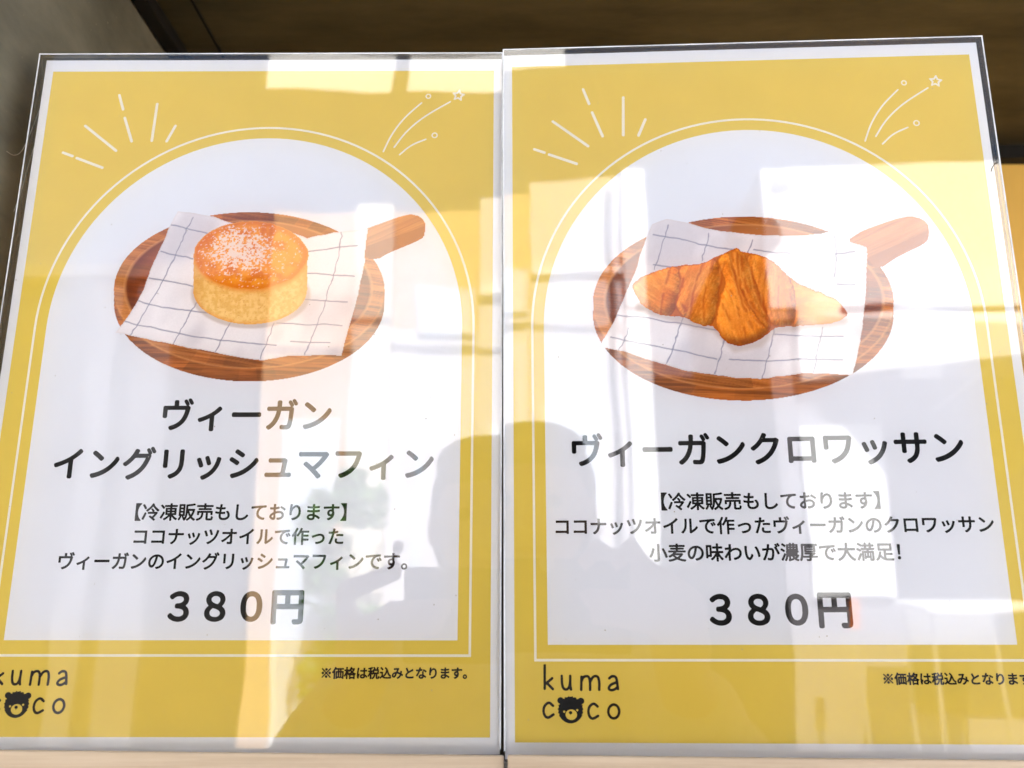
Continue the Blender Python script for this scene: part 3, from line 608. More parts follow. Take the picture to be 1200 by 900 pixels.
    'イ': [[502,-53,594,-54,612,-45,622,-28,620,28,617,47,618,481,628,492,688,534,769,599,820,644,876,700,883,719,882,728,876,741,819,795,803,804,791,804,775,795,686,703,656,677,592,625,503,565,450,534,372,493,309,465,206,424,89,388,77,378,68,362,67,347,71,334,99,281,117,266,128,261,138,261,259,303,372,349,475,399,481,398,483,53,477,-22,486,-44]],
    'オ': [[455,-50,597,-52,616,-47,638,-40,653,-30,672,-10,682,9,689,41,686,391,683,409,684,499,694,502,853,502,894,499,914,509,923,528,922,606,912,623,897,632,881,633,828,627,691,627,681,629,680,738,683,756,683,778,673,797,653,808,575,808,559,801,553,794,545,775,546,750,552,697,551,634,547,627,191,627,131,633,109,623,99,603,99,525,108,509,125,499,156,498,175,502,492,500,492,494,428,420,341,339,288,297,222,249,153,206,90,172,75,157,67,141,68,131,81,108,122,64,144,55,169,62,219,90,294,140,359,189,458,275,519,336,550,373,556,375,556,76,550,74,506,73,431,83,412,83,394,73,383,53,386,-16,393,-31,402,-41,416,-47]],
    'ガ': [[155,-59,169,-60,188,-51,252,0,333,84,385,159,426,241,451,309,476,406,490,488,497,492,719,492,723,484,723,441,720,425,717,334,708,241,695,162,685,122,675,97,669,88,653,80,591,80,503,89,494,88,481,82,471,69,467,53,474,-9,481,-25,494,-38,512,-45,550,-45,566,-48,694,-48,728,-38,747,-29,778,2,791,25,810,78,826,159,845,325,858,559,857,569,848,584,838,594,816,606,816,609,838,621,847,630,854,647,854,662,835,700,798,762,783,784,770,797,753,804,741,804,728,801,697,786,687,775,680,759,681,750,690,731,751,628,753,622,750,618,507,619,505,625,505,662,508,678,511,769,504,788,497,794,481,801,403,802,381,792,371,772,377,706,377,656,371,619,153,617,116,620,102,616,91,607,83,591,83,519,92,500,108,491,162,489,181,492,350,492,356,491,359,488,351,438,338,384,319,328,301,284,273,231,238,180,202,138,144,86,88,48,78,38,71,25,71,12,81,-5,137,-50],[889,644,903,642,916,646,953,665,960,672,966,684,967,697,954,728,891,829,881,838,869,844,853,845,831,838,803,823,791,806,789,794,796,778,838,712,865,662,877,650]],
    'ク': [[268,-66,281,-67,294,-63,372,-30,438,2,519,53,600,117,686,206,729,262,779,341,813,406,838,462,892,616,892,625,888,634,872,655,828,682,809,689,741,680,516,681,514,684,518,694,557,766,557,778,551,791,534,804,453,829,441,827,424,816,401,759,366,694,347,662,292,588,275,567,206,499,145,450,102,422,91,410,84,397,83,384,90,369,100,358,144,324,159,318,178,318,197,327,289,400,372,483,434,557,716,558,722,557,725,553,713,516,696,475,665,412,641,372,609,324,573,278,511,216,459,174,372,118,294,81,212,51,194,38,187,25,186,16,194,-4,247,-55]],
    'グ': [[227,-91,241,-92,253,-88,334,-54,384,-29,434,-1,517,56,561,94,626,159,681,227,719,284,766,369,801,447,834,547,851,591,851,606,838,628,839,631,858,644,867,662,866,678,848,716,804,788,781,813,769,819,759,820,731,813,703,798,693,781,692,769,696,759,750,666,747,662,725,658,478,659,476,666,516,741,516,753,510,766,494,779,419,804,406,804,391,797,380,784,363,741,316,653,284,605,236,544,166,474,104,425,65,400,49,384,43,372,42,359,53,339,106,299,119,293,134,292,156,303,204,338,280,403,342,469,397,535,675,536,681,535,685,531,676,500,652,444,623,384,594,338,569,299,530,250,472,192,432,159,388,128,341,99,266,62,212,40,167,25,153,13,146,0,145,-9,153,-29,200,-73],[902,659,916,659,959,678,972,691,979,703,979,712,973,731,957,759,905,841,884,857,875,861,862,861,819,842,805,825,802,809,811,788,835,753,877,678,890,666]],
    'コ': [[761,-31,847,-32,864,-22,873,-3,873,22,870,41,870,641,873,675,864,697,847,707,838,708,816,705,247,705,181,711,159,701,149,681,149,603,159,583,178,574,278,573,297,577,733,575,736,566,736,159,733,153,725,152,269,152,250,155,162,158,142,147,133,128,133,47,142,28,156,20,166,17,181,20,250,20,269,23,728,23,735,19,736,-3,743,-19,750,-26]],
    'サ': [[427,-66,447,-66,475,-54,528,-26,582,12,648,78,682,128,713,200,733,278,742,353,742,406,745,419,747,468,753,470,850,470,872,467,919,467,938,477,947,494,948,569,941,585,928,595,916,598,875,598,856,595,753,595,747,598,745,731,748,750,748,772,739,791,722,801,641,801,625,794,618,788,611,769,614,747,614,606,614,600,609,596,382,597,380,606,380,719,383,738,383,766,379,778,370,791,353,798,281,798,259,789,249,769,248,703,252,681,251,603,249,597,144,595,131,598,72,601,53,592,43,575,42,497,50,480,62,471,75,467,134,467,153,470,244,470,250,468,252,347,248,328,249,247,259,227,278,217,356,218,372,227,382,244,380,459,382,469,603,470,612,468,614,406,611,391,611,356,598,281,582,228,554,175,522,136,482,103,422,68,369,44,359,35,353,22,353,6,361,-9,409,-58]],
    'シ': [[193,-50,209,-51,316,-22,403,9,466,35,531,68,588,102,660,153,709,192,758,234,833,309,895,384,926,428,935,447,935,462,895,534,884,544,869,551,856,551,841,542,807,491,767,438,734,398,672,336,641,308,582,262,497,206,409,159,359,137,269,106,166,82,147,73,140,66,133,50,137,28,172,-35,180,-44],[314,319,328,318,344,327,353,337,379,375,389,400,388,412,381,426,362,444,195,547,159,564,147,563,133,556,118,541,87,488,86,475,94,458,106,446,200,391,300,324],[458,541,472,539,488,546,513,575,532,603,538,619,538,631,531,645,519,658,484,682,328,782,303,789,283,781,271,769,246,731,237,712,236,700,244,683,256,671,316,635]],
    'ッ': [[355,-97,372,-97,425,-76,506,-32,544,-7,627,59,672,105,708,147,763,228,782,262,816,341,844,425,867,509,866,522,854,541,841,547,769,570,759,569,744,561,734,544,713,444,685,362,648,288,598,216,544,158,484,112,420,72,356,40,303,20,289,9,280,-12,287,-31,339,-88],[264,253,284,253,344,274,357,288,363,300,364,309,338,381,279,525,266,541,253,547,241,548,174,522,165,512,159,500,158,484,216,341,238,280,249,262],[486,312,500,312,566,337,575,346,580,356,583,375,557,453,510,575,497,591,484,597,475,598,431,585,403,572,393,559,389,544,462,338,471,322]],
    'ツ': [[318,-53,338,-54,394,-32,494,21,553,62,631,127,695,191,738,243,773,294,813,366,838,419,866,491,894,578,920,672,919,691,907,709,894,716,822,736,809,735,792,725,781,706,773,656,760,600,744,547,722,488,673,384,654,353,617,303,550,233,509,199,472,171,397,124,334,93,261,66,247,54,239,34,240,25,246,12,303,-45],[208,369,225,368,297,396,304,403,310,416,311,428,260,562,205,691,191,707,178,713,166,714,91,685,84,678,78,666,77,653,129,534,184,389,194,377],[474,444,497,443,559,465,569,474,575,486,576,503,544,597,488,741,479,759,473,766,459,772,444,773,372,747,365,741,359,728,358,716,413,575,449,469,458,453]],
    'ナ': [[283,-59,300,-60,319,-51,375,-13,397,5,458,62,491,102,510,131,532,169,557,225,572,278,583,322,592,388,592,428,595,434,919,436,938,446,947,462,947,541,938,558,922,566,875,567,856,564,598,566,595,575,595,725,598,769,589,788,572,797,484,798,468,791,459,778,455,769,455,747,461,688,461,575,460,569,456,565,172,564,106,570,84,561,74,544,74,466,83,447,100,437,447,436,453,435,457,431,458,397,444,322,429,272,398,209,358,153,327,122,266,77,218,50,206,38,199,25,199,12,211,-6,262,-47]],
    'フ': [[296,-41,319,-42,369,-26,434,2,500,37,557,75,603,111,653,158,717,231,748,275,791,359,835,475,857,550,883,656,883,666,879,675,866,692,828,716,803,727,762,723,222,723,153,730,139,725,128,716,121,700,121,622,131,602,150,592,181,592,200,595,712,595,722,595,725,591,713,538,697,488,672,425,651,381,609,315,548,244,479,188,412,146,338,112,244,82,231,76,224,69,217,50,218,41,224,28,280,-31]],
    'マ': [[630,-62,647,-64,656,-60,706,-23,726,0,729,9,729,22,722,38,708,56,641,130,583,188,579,194,580,197,642,250,748,356,833,456,879,519,928,594,938,606,948,631,947,641,941,654,892,697,866,708,816,702,191,702,112,708,103,707,90,700,84,694,77,678,77,600,88,580,106,571,181,577,743,575,741,566,722,537,683,484,626,419,556,349,525,320,484,289,477,291,338,406,303,429,291,429,271,422,222,380,211,359,212,350,223,331,306,264,417,166,462,120,533,44,609,-48]],
    'ュ': [[149,-16,847,-14,869,-4,879,16,880,81,875,95,866,106,847,114,812,114,797,111,719,111,712,111,709,116,758,453,758,475,748,494,731,507,697,522,681,527,634,523,294,523,275,527,250,527,228,517,217,497,217,425,227,406,244,396,278,395,297,398,611,397,613,394,611,366,592,228,576,131,573,116,569,111,219,111,200,114,159,114,150,113,138,107,131,100,124,84,124,12,133,-6]],
    'リ': [[424,-62,441,-63,529,-28,591,6,625,30,688,89,712,121,732,150,757,200,772,247,786,306,792,350,795,441,798,456,798,731,801,753,792,772,775,782,688,783,669,773,659,756,658,741,661,722,661,409,654,341,648,303,638,269,625,238,601,197,586,178,555,147,535,131,491,102,456,85,362,51,356,44,349,31,349,16,358,0,408,-53],[221,247,309,246,326,256,336,275,336,297,333,316,333,703,336,744,326,766,306,776,225,776,208,766,199,747,198,684,202,666,202,359,195,278,205,256]],
    'ル': [[130,-44,147,-45,166,-36,225,23,253,58,288,112,313,162,326,191,344,247,354,294,367,403,370,497,373,512,373,662,376,675,377,719,380,734,379,747,372,759,366,766,353,772,269,773,250,764,240,747,239,734,245,691,245,559,242,544,242,472,233,362,216,278,188,209,151,147,109,95,58,50,49,31,49,19,62,-1,112,-35],[570,-44,581,-45,591,-41,675,6,762,62,803,92,864,144,925,205,960,247,970,262,973,275,973,284,969,295,939,341,926,353,916,359,897,360,884,354,873,344,839,300,775,236,712,187,666,156,644,144,641,146,639,722,642,744,633,766,619,774,609,777,528,776,511,766,502,744,505,703,505,59,502,41,502,19,509,3,519,-8,556,-38]],
    'ロ': [[146,-31,222,-33,234,-29,245,-22,254,-6,256,24,266,27,741,26,748,22,749,-3,756,-19,762,-26,775,-32,856,-33,876,-22,886,0,883,22,883,672,882,681,872,698,850,708,184,708,162,711,147,710,130,700,120,678,123,656,123,66,120,41,120,0,130,-22],[259,155,255,159,255,166,255,569,257,578,741,580,750,577,752,166,749,156]],
    'ワ': [[368,-56,384,-57,466,-26,550,18,610,59,648,91,719,161,741,187,776,238,813,309,841,388,864,475,886,609,898,656,897,669,889,684,878,695,856,710,825,727,812,730,784,727,141,727,122,719,115,712,108,694,111,659,111,397,108,366,117,344,138,333,219,333,238,342,247,359,245,388,245,588,246,594,250,598,731,598,741,597,742,594,736,531,726,484,704,403,669,325,651,294,623,256,578,208,553,186,503,149,456,121,406,96,316,63,303,57,296,50,289,31,290,22,296,9,353,-48]],
    'ン': [[189,-41,209,-42,312,-16,388,9,456,37,533,75,581,102,656,152,703,189,747,230,839,325,885,384,938,469,945,488,944,500,934,525,905,575,894,585,878,592,869,591,853,583,840,566,816,522,784,474,726,400,688,358,641,314,591,274,528,231,475,199,419,171,353,143,256,112,200,99,153,91,138,83,124,62,124,47,143,12,169,-26,177,-34],[411,444,422,442,438,450,492,503,502,525,501,534,494,547,470,572,419,617,334,686,269,735,247,749,231,754,222,754,209,747,169,708,159,694,153,681,152,672,159,653,169,642,228,598,297,542,397,452]],
    'ヴ': [[346,-69,362,-70,378,-66,444,-44,481,-29,544,2,607,44,642,72,709,139,726,159,773,228,797,278,822,341,844,412,858,466,871,538,883,584,883,594,876,609,864,622,826,647,826,650,841,666,847,678,848,688,844,700,823,741,776,816,762,830,748,838,734,838,691,819,681,809,673,791,681,766,745,656,747,650,744,646,542,647,539,653,539,747,542,781,535,800,528,807,512,814,431,814,409,804,399,784,405,731,405,653,402,647,172,645,153,648,119,648,100,639,91,623,92,341,89,312,100,292,119,283,194,283,212,292,221,306,223,319,224,516,228,523,716,523,722,523,726,519,713,447,701,403,679,344,641,272,600,217,562,180,532,156,462,112,375,74,297,54,284,47,278,41,270,22,271,12,278,0,320,-50,333,-62],[889,666,903,665,947,684,960,697,966,709,967,719,954,750,892,847,872,863,862,867,850,867,828,860,800,845,790,828,789,816,799,794,822,759,865,684,877,672]],
    'ー': [[102,312,844,314,862,311,894,311,912,321,922,338,923,428,912,448,891,458,866,455,809,455,788,452,234,452,216,455,141,455,128,458,106,458,86,447,77,425,77,341,86,322]],
    '作': [[577,-103,650,-104,667,-94,676,-78,677,128,679,138,947,139,967,150,976,169,976,234,967,250,950,260,688,261,678,264,677,350,679,359,938,362,953,371,963,388,964,438,963,453,956,466,950,472,934,479,681,480,677,488,678,574,688,577,959,578,976,588,985,603,986,666,976,688,956,698,588,699,585,703,586,709,610,769,619,797,619,809,611,825,600,834,531,851,512,844,503,834,460,728,419,647,385,588,354,541,293,466,287,453,285,441,295,419,343,378,359,371,375,374,384,380,401,397,438,443,479,503,522,575,544,576,550,574,552,-72,561,-94],[180,-100,253,-101,270,-91,279,-72,280,591,343,716,372,784,377,800,376,816,369,828,360,838,300,858,288,858,278,854,269,848,259,838,226,759,188,684,157,631,94,540,48,484,24,459,14,441,16,425,46,372,59,355,75,346,88,346,103,353,147,398,153,400,154,397,155,-69,164,-91]],
    '冷': [[689,-100,706,-101,719,-94,738,-80,766,-50,772,-38,773,-28,771,-19,762,-5,688,56,687,62,758,141,844,249,888,316,894,331,895,344,888,359,875,373,844,394,828,401,800,398,678,400,678,403,700,424,707,438,708,453,701,469,651,528,609,570,594,579,578,579,562,574,525,555,512,538,508,522,519,499,573,438,594,409,597,400,359,397,344,389,334,372,333,306,342,288,362,277,706,275,707,272,700,262,651,203,623,172,584,134,575,137,500,188,478,195,456,188,431,167,415,150,408,131,412,116,422,102,576,-9,675,-92],[98,-50,112,-51,122,-48,131,-42,138,-31,210,131,272,297,272,319,262,336,250,345,203,366,184,366,171,359,162,350,107,212,18,19,18,0,31,-20],[296,400,309,399,328,406,395,453,431,483,528,577,606,672,614,669,655,616,697,567,778,486,844,430,875,409,888,403,897,402,919,411,966,462,972,475,973,488,966,503,956,514,883,562,828,608,797,637,730,709,679,778,678,788,685,806,686,816,673,838,653,847,603,863,594,864,578,857,567,847,541,800,503,743,470,700,428,652,395,619,344,574,249,506,237,494,231,481,230,472,237,453,281,408],[177,528,194,527,206,531,251,553,262,565,269,578,269,597,235,666,148,794,132,809,119,816,97,816,44,792,31,772,31,756,40,738,107,634,138,578,153,547,165,534]],
    '凍': [[577,-103,647,-104,666,-95,674,-81,677,-72,678,118,681,118,709,86,780,16,803,-5,847,-38,875,-57,900,-69,919,-69,934,-61,976,-16,986,3,982,19,969,36,903,74,834,127,778,180,755,209,756,213,762,214,897,214,916,224,926,241,927,578,923,594,913,606,897,614,684,614,678,617,677,625,677,647,684,651,944,653,961,662,969,678,969,741,959,758,941,767,681,768,677,775,676,838,666,854,644,864,581,864,562,854,552,834,551,775,547,768,291,767,272,760,262,747,258,734,259,678,267,662,284,653,544,651,551,647,551,622,549,616,544,614,341,614,325,607,318,600,311,581,312,241,322,224,341,214,456,214,462,212,463,209,412,158,360,116,278,62,222,33,212,22,205,3,206,-6,212,-19,253,-67,272,-76,291,-72,338,-48,413,3,477,56,544,126,549,128,552,119,552,-75,561,-94],[93,12,103,11,112,15,122,20,132,31,216,181,288,322,292,334,292,347,284,363,253,392,225,410,209,410,196,403,187,394,101,231,18,94,18,78,27,62,46,44],[431,324,427,328,427,341,427,356,431,360,544,361,551,356,551,331,547,324],[681,324,677,328,677,341,677,356,681,360,797,361,804,356,805,331,800,324],[431,468,427,472,427,484,427,503,431,507,544,508,551,503,551,475,547,468],[681,468,677,472,677,491,677,503,681,507,797,508,804,503,805,475,800,468],[199,547,212,546,228,553,267,591,279,609,279,628,266,651,248,672,191,730,125,785,106,794,94,794,78,786,39,750,31,734,31,719,41,702,145,600,170,569,187,553]],
    '厚': [[405,-97,519,-98,550,-95,588,-85,611,-72,625,-57,632,-44,639,-22,639,69,642,75,953,78,970,88,979,103,979,156,970,175,950,186,719,188,720,191,825,240,857,259,869,272,876,291,869,310,832,344,812,352,297,352,277,341,267,319,268,272,277,256,294,246,541,245,553,244,552,241,534,232,525,223,518,209,517,191,512,186,214,188,211,200,223,288,227,366,230,381,231,690,241,692,294,691,293,688,278,675,270,656,270,391,278,372,284,365,297,358,306,357,841,358,861,369,870,391,870,659,862,676,847,688,847,691,938,692,958,703,967,722,967,781,960,800,953,807,941,813,931,814,144,814,128,810,115,800,108,781,108,438,105,422,105,359,95,253,79,159,63,94,41,31,18,-16,14,-28,15,-44,21,-56,30,-66,84,-94,100,-95,117,-88,129,-75,154,-22,191,88,219,77,509,76,516,74,517,69,517,19,515,12,394,11,378,4,371,-3,364,-19,368,-41,387,-84,394,-91],[397,458,393,462,393,472,400,476,734,477,743,475,745,469,744,460,738,458],[397,574,393,578,393,584,397,589,403,589,738,589,744,586,745,581,743,575,734,573]],
    '味': [[614,-103,691,-104,706,-95,716,-78,719,166,725,163,769,96,817,34,861,-12,891,-35,900,-39,909,-39,926,-31,973,19,982,34,982,47,973,62,900,130,850,190,802,259,763,331,766,335,772,336,944,336,962,343,969,350,977,369,976,428,969,444,962,451,947,458,725,458,720,459,717,466,719,574,728,577,903,577,922,584,929,591,936,609,936,672,929,688,922,694,906,701,720,703,717,712,717,828,710,847,703,854,688,861,616,860,599,850,589,831,589,709,586,703,416,701,396,691,386,669,386,606,394,590,406,580,419,577,578,577,588,574,588,460,578,458,381,458,366,453,362,456,361,462,361,741,351,762,338,771,328,773,81,773,62,766,52,753,48,738,48,100,49,91,56,78,62,71,81,64,138,64,153,71,160,78,166,91,167,134,172,142,328,142,350,152,359,166,361,175,362,339,366,340,381,336,538,336,541,334,541,328,510,275,451,194,434,173,378,117,300,61,290,44,289,31,297,15,340,-34,359,-42,381,-37,444,11,498,66,548,125,577,166,584,174,588,174,589,-75,599,-94],[172,265,168,269,167,275,168,647,175,651,238,651,242,647,242,641,242,269,234,264]],
    '売': [[83,-100,103,-101,150,-88,188,-76,247,-48,306,-8,351,41,384,94,410,166,423,231,430,284,429,303,422,317,413,325,413,328,422,330,568,328,568,325,559,316,552,297,552,6,556,-16,562,-31,569,-45,584,-61,597,-69,612,-76,634,-83,659,-86,859,-86,888,-79,909,-69,938,-41,947,-22,957,6,964,41,970,97,969,106,963,119,950,130,903,151,891,154,878,154,862,145,853,128,849,109,848,75,845,50,838,34,679,34,677,44,677,297,669,316,660,325,660,328,806,329,811,322,811,238,821,219,841,208,909,209,926,219,936,238,936,416,929,434,916,445,900,448,103,448,94,447,81,441,74,434,67,416,67,241,74,222,88,212,100,208,159,208,179,219,189,238,189,322,194,329,318,328,303,303,298,256,285,191,271,153,242,106,217,81,172,52,112,28,50,10,34,-3,27,-22,34,-41,61,-84,71,-94],[158,481,847,481,864,491,873,509,873,566,866,581,859,588,841,595,566,596,561,603,561,644,566,648,572,648,934,649,950,658,960,675,960,741,950,758,928,767,566,768,561,775,560,838,550,854,528,864,462,864,444,854,433,834,433,775,428,768,66,766,53,760,46,753,40,741,39,725,40,675,50,658,66,649,422,648,428,648,432,644,433,603,428,596,166,595,147,588,140,581,133,566,133,509,142,491]],
    '大': [[93,-97,109,-98,122,-94,203,-51,272,-1,353,77,391,121,435,188,472,258,503,334,507,331,559,225,590,172,639,103,683,53,753,-14,822,-63,891,-97,903,-98,920,-91,930,-81,973,-25,976,-16,976,-6,969,9,959,19,900,49,840,91,789,134,752,175,702,241,671,291,638,355,612,412,600,447,603,451,609,452,941,453,958,462,967,481,967,547,959,563,948,572,934,577,557,578,555,588,564,684,567,834,556,854,541,863,531,864,462,863,446,853,437,838,433,669,430,656,426,594,421,578,69,577,49,569,43,562,36,547,36,481,46,462,62,453,391,452,397,450,399,447,391,412,376,366,340,284,298,216,258,166,211,119,185,97,116,49,44,13,34,3,27,-16,28,-25,34,-38,75,-86]],
    '小': [[299,-103,416,-105,488,-94,509,-87,536,-72,551,-56,566,-19,570,9,570,819,561,841,544,851,466,851,449,841,439,822,439,28,434,24,422,20,316,20,303,23,281,23,262,14,253,-3,253,-19,281,-91,288,-97],[893,103,912,103,981,131,991,140,997,153,997,172,988,206,947,322,910,406,866,494,801,606,781,619,766,619,703,595,693,584,687,572,687,556,766,403,807,312,838,231,869,127,878,111],[92,119,106,117,123,125,157,169,185,216,210,266,238,331,282,459,308,559,308,575,301,591,294,597,281,604,209,614,191,607,181,597,174,584,166,541,144,459,107,356,69,278,18,200,14,178,24,159,34,149]],
    '満': [[324,-103,391,-104,408,-94,416,-78,417,306,420,312,425,314,456,312,456,309,440,297,433,278,433,25,438,11,446,0,459,-7,469,-8,503,-8,519,-1,526,6,532,19,533,47,538,51,700,51,707,47,709,31,721,9,705,-9,702,-19,703,-28,721,-84,730,-94,744,-101,850,-102,875,-97,897,-91,916,-82,930,-69,940,-53,948,-19,948,397,943,412,934,422,919,429,691,430,684,430,680,434,680,459,684,464,950,464,969,474,979,491,979,553,972,569,966,576,947,583,816,583,806,585,805,638,809,645,922,646,942,656,951,675,951,731,942,750,922,761,807,762,805,769,804,834,797,851,784,860,772,864,716,864,694,854,683,834,683,769,680,762,675,761,557,762,555,769,554,838,544,854,522,864,466,864,446,853,436,834,436,769,431,761,325,761,303,756,228,807,156,845,138,851,125,851,109,842,86,816,71,794,67,784,68,772,81,752,169,701,238,649,250,643,262,643,276,650,294,665,306,653,322,646,431,645,436,638,436,591,433,584,428,583,291,583,278,579,267,572,259,556,258,506,253,500,209,526,144,557,94,576,72,576,52,562,27,528,18,509,17,500,21,491,27,481,38,471,128,429,194,387,216,380,231,384,245,394,276,438,283,459,288,464,547,464,553,464,557,459,557,434,553,430,331,430,309,420,299,400,297,282,291,283,256,310,234,320,219,316,202,303,91,78,46,-3,42,-22,49,-38,59,-48,84,-66,106,-80,122,-86,134,-85,150,-76,163,-59,207,25,287,197,294,211,297,212,299,-75,308,-94],[800,8,795,12,805,38,805,278,797,297,782,309,781,312,819,314,824,312,826,306,826,19,822,11],[538,161,533,169,533,281,523,300,510,309,509,312,512,313,556,314,564,309,564,166,559,161],[678,161,674,169,674,309,681,314,731,312,731,309,716,298,708,281,707,166,703,161],[559,583,555,591,555,628,555,641,559,645,675,645,682,641,683,591,678,583]],
    '濃': [[458,-103,475,-104,541,-81,684,-41,695,-34,704,-22,708,-9,705,6,709,10,771,-38,797,-52,866,-85,919,-101,931,-101,948,-91,982,-41,986,-31,986,-22,979,-6,973,0,959,7,888,31,859,47,862,52,909,77,941,98,951,109,957,122,957,141,976,153,986,172,986,222,975,242,956,251,900,253,916,278,917,294,916,325,900,350,944,352,953,355,966,366,973,384,973,431,966,447,959,454,947,460,928,462,929,466,938,475,945,494,945,766,944,775,938,788,925,798,912,802,772,802,767,809,767,838,760,853,753,860,734,867,688,867,675,863,664,856,656,841,655,809,652,803,603,802,599,806,597,841,585,859,569,867,519,867,500,860,493,853,486,838,486,809,481,802,353,801,337,794,327,781,323,769,323,494,331,475,340,466,340,462,316,451,305,431,303,248,300,245,299,262,291,278,254,319,241,326,231,327,222,324,208,316,199,303,123,147,45,9,39,-12,49,-31,94,-76,106,-82,116,-83,138,-70,151,-53,216,72,277,200,300,242,302,216,298,188,282,109,262,53,238,9,218,-19,214,-34,216,-50,222,-60,230,-69,278,-97,294,-97,309,-89,325,-73,344,-44,369,6,391,66,409,140,416,142,441,142,445,138,445,131,445,56,442,31,435,16,418,-3,412,-16,411,-25,415,-41,437,-88,446,-97],[562,40,558,47,558,138,566,142,606,142,616,131,627,109,656,66,653,62],[759,118,749,128,743,138,744,141,803,141,803,138,783,125,766,117],[183,381,203,381,217,388,229,400,254,447,254,462,247,478,234,492,200,516,100,573,75,580,56,572,40,556,18,516,17,500,24,484,34,474,103,435],[444,561,440,566,439,572,440,578,444,582,478,583,485,578,485,566,481,561],[603,561,599,566,598,572,599,578,603,582,647,583,654,578,654,566,650,561],[772,561,768,566,767,572,768,578,772,582,819,583,826,578,826,566,822,561],[239,644,253,642,269,649,285,669,304,700,310,716,310,728,304,741,288,758,259,779,166,835,134,848,122,847,109,841,94,826,74,794,71,772,78,756,91,743,188,682,227,650],[444,680,440,684,439,691,440,697,444,701,478,701,485,697,485,684,481,680],[603,680,599,684,598,691,599,697,603,701,647,701,654,697,654,684,650,680],[772,680,768,684,767,691,768,697,772,701,819,701,826,697,826,684,822,680]],
    '販': [[377,-100,394,-101,407,-94,420,-81,451,-41,488,28,516,103,535,172,548,247,552,294,556,315,559,314,599,228,654,134,648,122,606,80,559,43,499,6,487,-6,480,-22,481,-34,494,-57,522,-92,538,-101,547,-102,562,-97,581,-88,653,-39,731,31,738,29,775,-8,830,-53,862,-76,909,-101,928,-101,944,-92,982,-44,988,-31,989,-22,977,0,880,62,836,100,810,128,812,134,841,181,876,250,901,309,926,384,945,459,955,509,954,519,947,531,931,545,894,558,566,558,559,560,558,566,558,681,560,691,778,714,859,727,941,743,953,749,962,758,969,772,970,784,956,810,936,838,925,847,909,854,888,854,819,839,697,821,528,802,469,798,453,791,447,785,439,766,439,388,436,372,433,294,426,247,407,159,385,97,378,89,375,91,334,150,338,154,372,155,381,159,394,168,401,184,400,792,391,808,369,817,91,817,72,810,65,803,59,791,58,781,58,188,65,169,72,162,88,155,109,154,112,150,109,138,85,91,27,-3,21,-16,21,-28,28,-41,38,-51,81,-79,97,-83,116,-73,128,-60,157,-16,219,103,223,125,209,153,253,154,256,153,256,150,243,138,236,122,236,109,241,94,279,34,310,-22,312,-44,318,-56,362,-94],[728,240,712,262,678,328,637,428,641,435,803,436,809,435,812,431,797,381,776,325,735,244],[178,268,174,275,174,334,176,341,272,342,281,340,283,278,280,269],[178,452,174,459,174,516,176,522,272,523,281,521,283,462,280,453],[178,633,174,641,174,697,176,703,272,705,281,702,283,644,280,634]],
    '足': [[89,-100,100,-101,120,-94,180,-34,216,16,251,81,256,87,323,16,366,-16,425,-47,506,-72,581,-86,653,-89,666,-92,928,-92,944,-87,955,-78,963,-62,983,-3,982,6,975,20,956,32,703,30,688,33,634,33,578,39,571,47,570,188,573,197,878,199,897,208,907,225,907,294,898,309,881,319,578,320,573,322,570,328,570,419,575,426,847,427,866,434,872,441,880,459,880,781,879,791,869,808,847,817,181,817,172,816,155,806,145,784,146,453,156,436,175,427,431,427,441,424,442,94,441,88,438,86,428,90,394,114,362,145,337,181,312,228,308,250,329,356,329,366,322,379,303,391,256,398,231,398,216,391,206,382,199,369,195,328,176,238,154,169,140,138,123,103,97,62,69,27,33,-6,24,-22,24,-34,33,-50,75,-92],[272,549,267,556,267,678,268,691,272,695,741,695,747,695,751,691,751,556,747,549]],
    '麦': [[83,-103,94,-104,134,-98,269,-69,384,-35,500,10,578,-22,650,-47,772,-79,903,-102,925,-101,944,-89,976,-38,983,-19,982,-9,977,0,966,13,950,20,928,21,859,30,775,46,688,68,644,83,640,88,723,156,788,227,816,269,826,291,826,306,812,326,780,347,759,354,734,352,456,352,447,353,447,356,464,378,475,383,941,383,962,392,973,412,973,466,964,484,947,494,569,495,564,497,561,503,561,528,569,533,841,533,860,541,866,547,873,562,873,612,864,631,847,641,569,642,561,647,561,669,566,673,572,673,903,674,920,684,929,703,929,756,919,776,897,786,566,786,561,794,561,834,550,854,531,864,472,864,462,863,450,857,440,844,436,834,435,791,431,786,109,786,100,784,86,775,77,756,77,703,86,684,103,674,425,673,431,673,435,669,435,647,428,642,161,641,146,631,136,612,136,562,143,547,149,541,169,533,428,533,435,528,436,506,434,498,428,495,59,495,41,488,34,481,27,466,27,412,36,394,53,384,291,383,300,381,300,378,241,327,184,287,134,257,53,217,43,206,36,191,37,181,45,166,90,122,103,115,112,114,153,131,209,162,259,194,266,196,371,91,369,86,356,81,262,53,147,27,62,14,47,7,40,0,34,-12,34,-28,62,-88,71,-97],[503,150,466,171,438,192,398,225,390,234,391,238,628,238,628,234,620,225,584,196,522,156,509,150]],
    '！': [[233,-28,262,-29,288,-22,303,-13,317,0,326,12,339,47,338,78,322,116,300,138,266,151,234,151,199,138,178,116,161,75,162,44,178,6,194,-11,206,-19],[218,219,281,218,298,228,308,247,311,272,314,378,317,394,320,500,323,516,323,559,327,575,327,625,330,641,330,741,320,762,300,773,200,773,181,764,171,744,170,641,173,625,173,575,177,559,177,516,179,503,180,456,183,441,189,269,193,244,199,231,206,224]]},
  'price': {
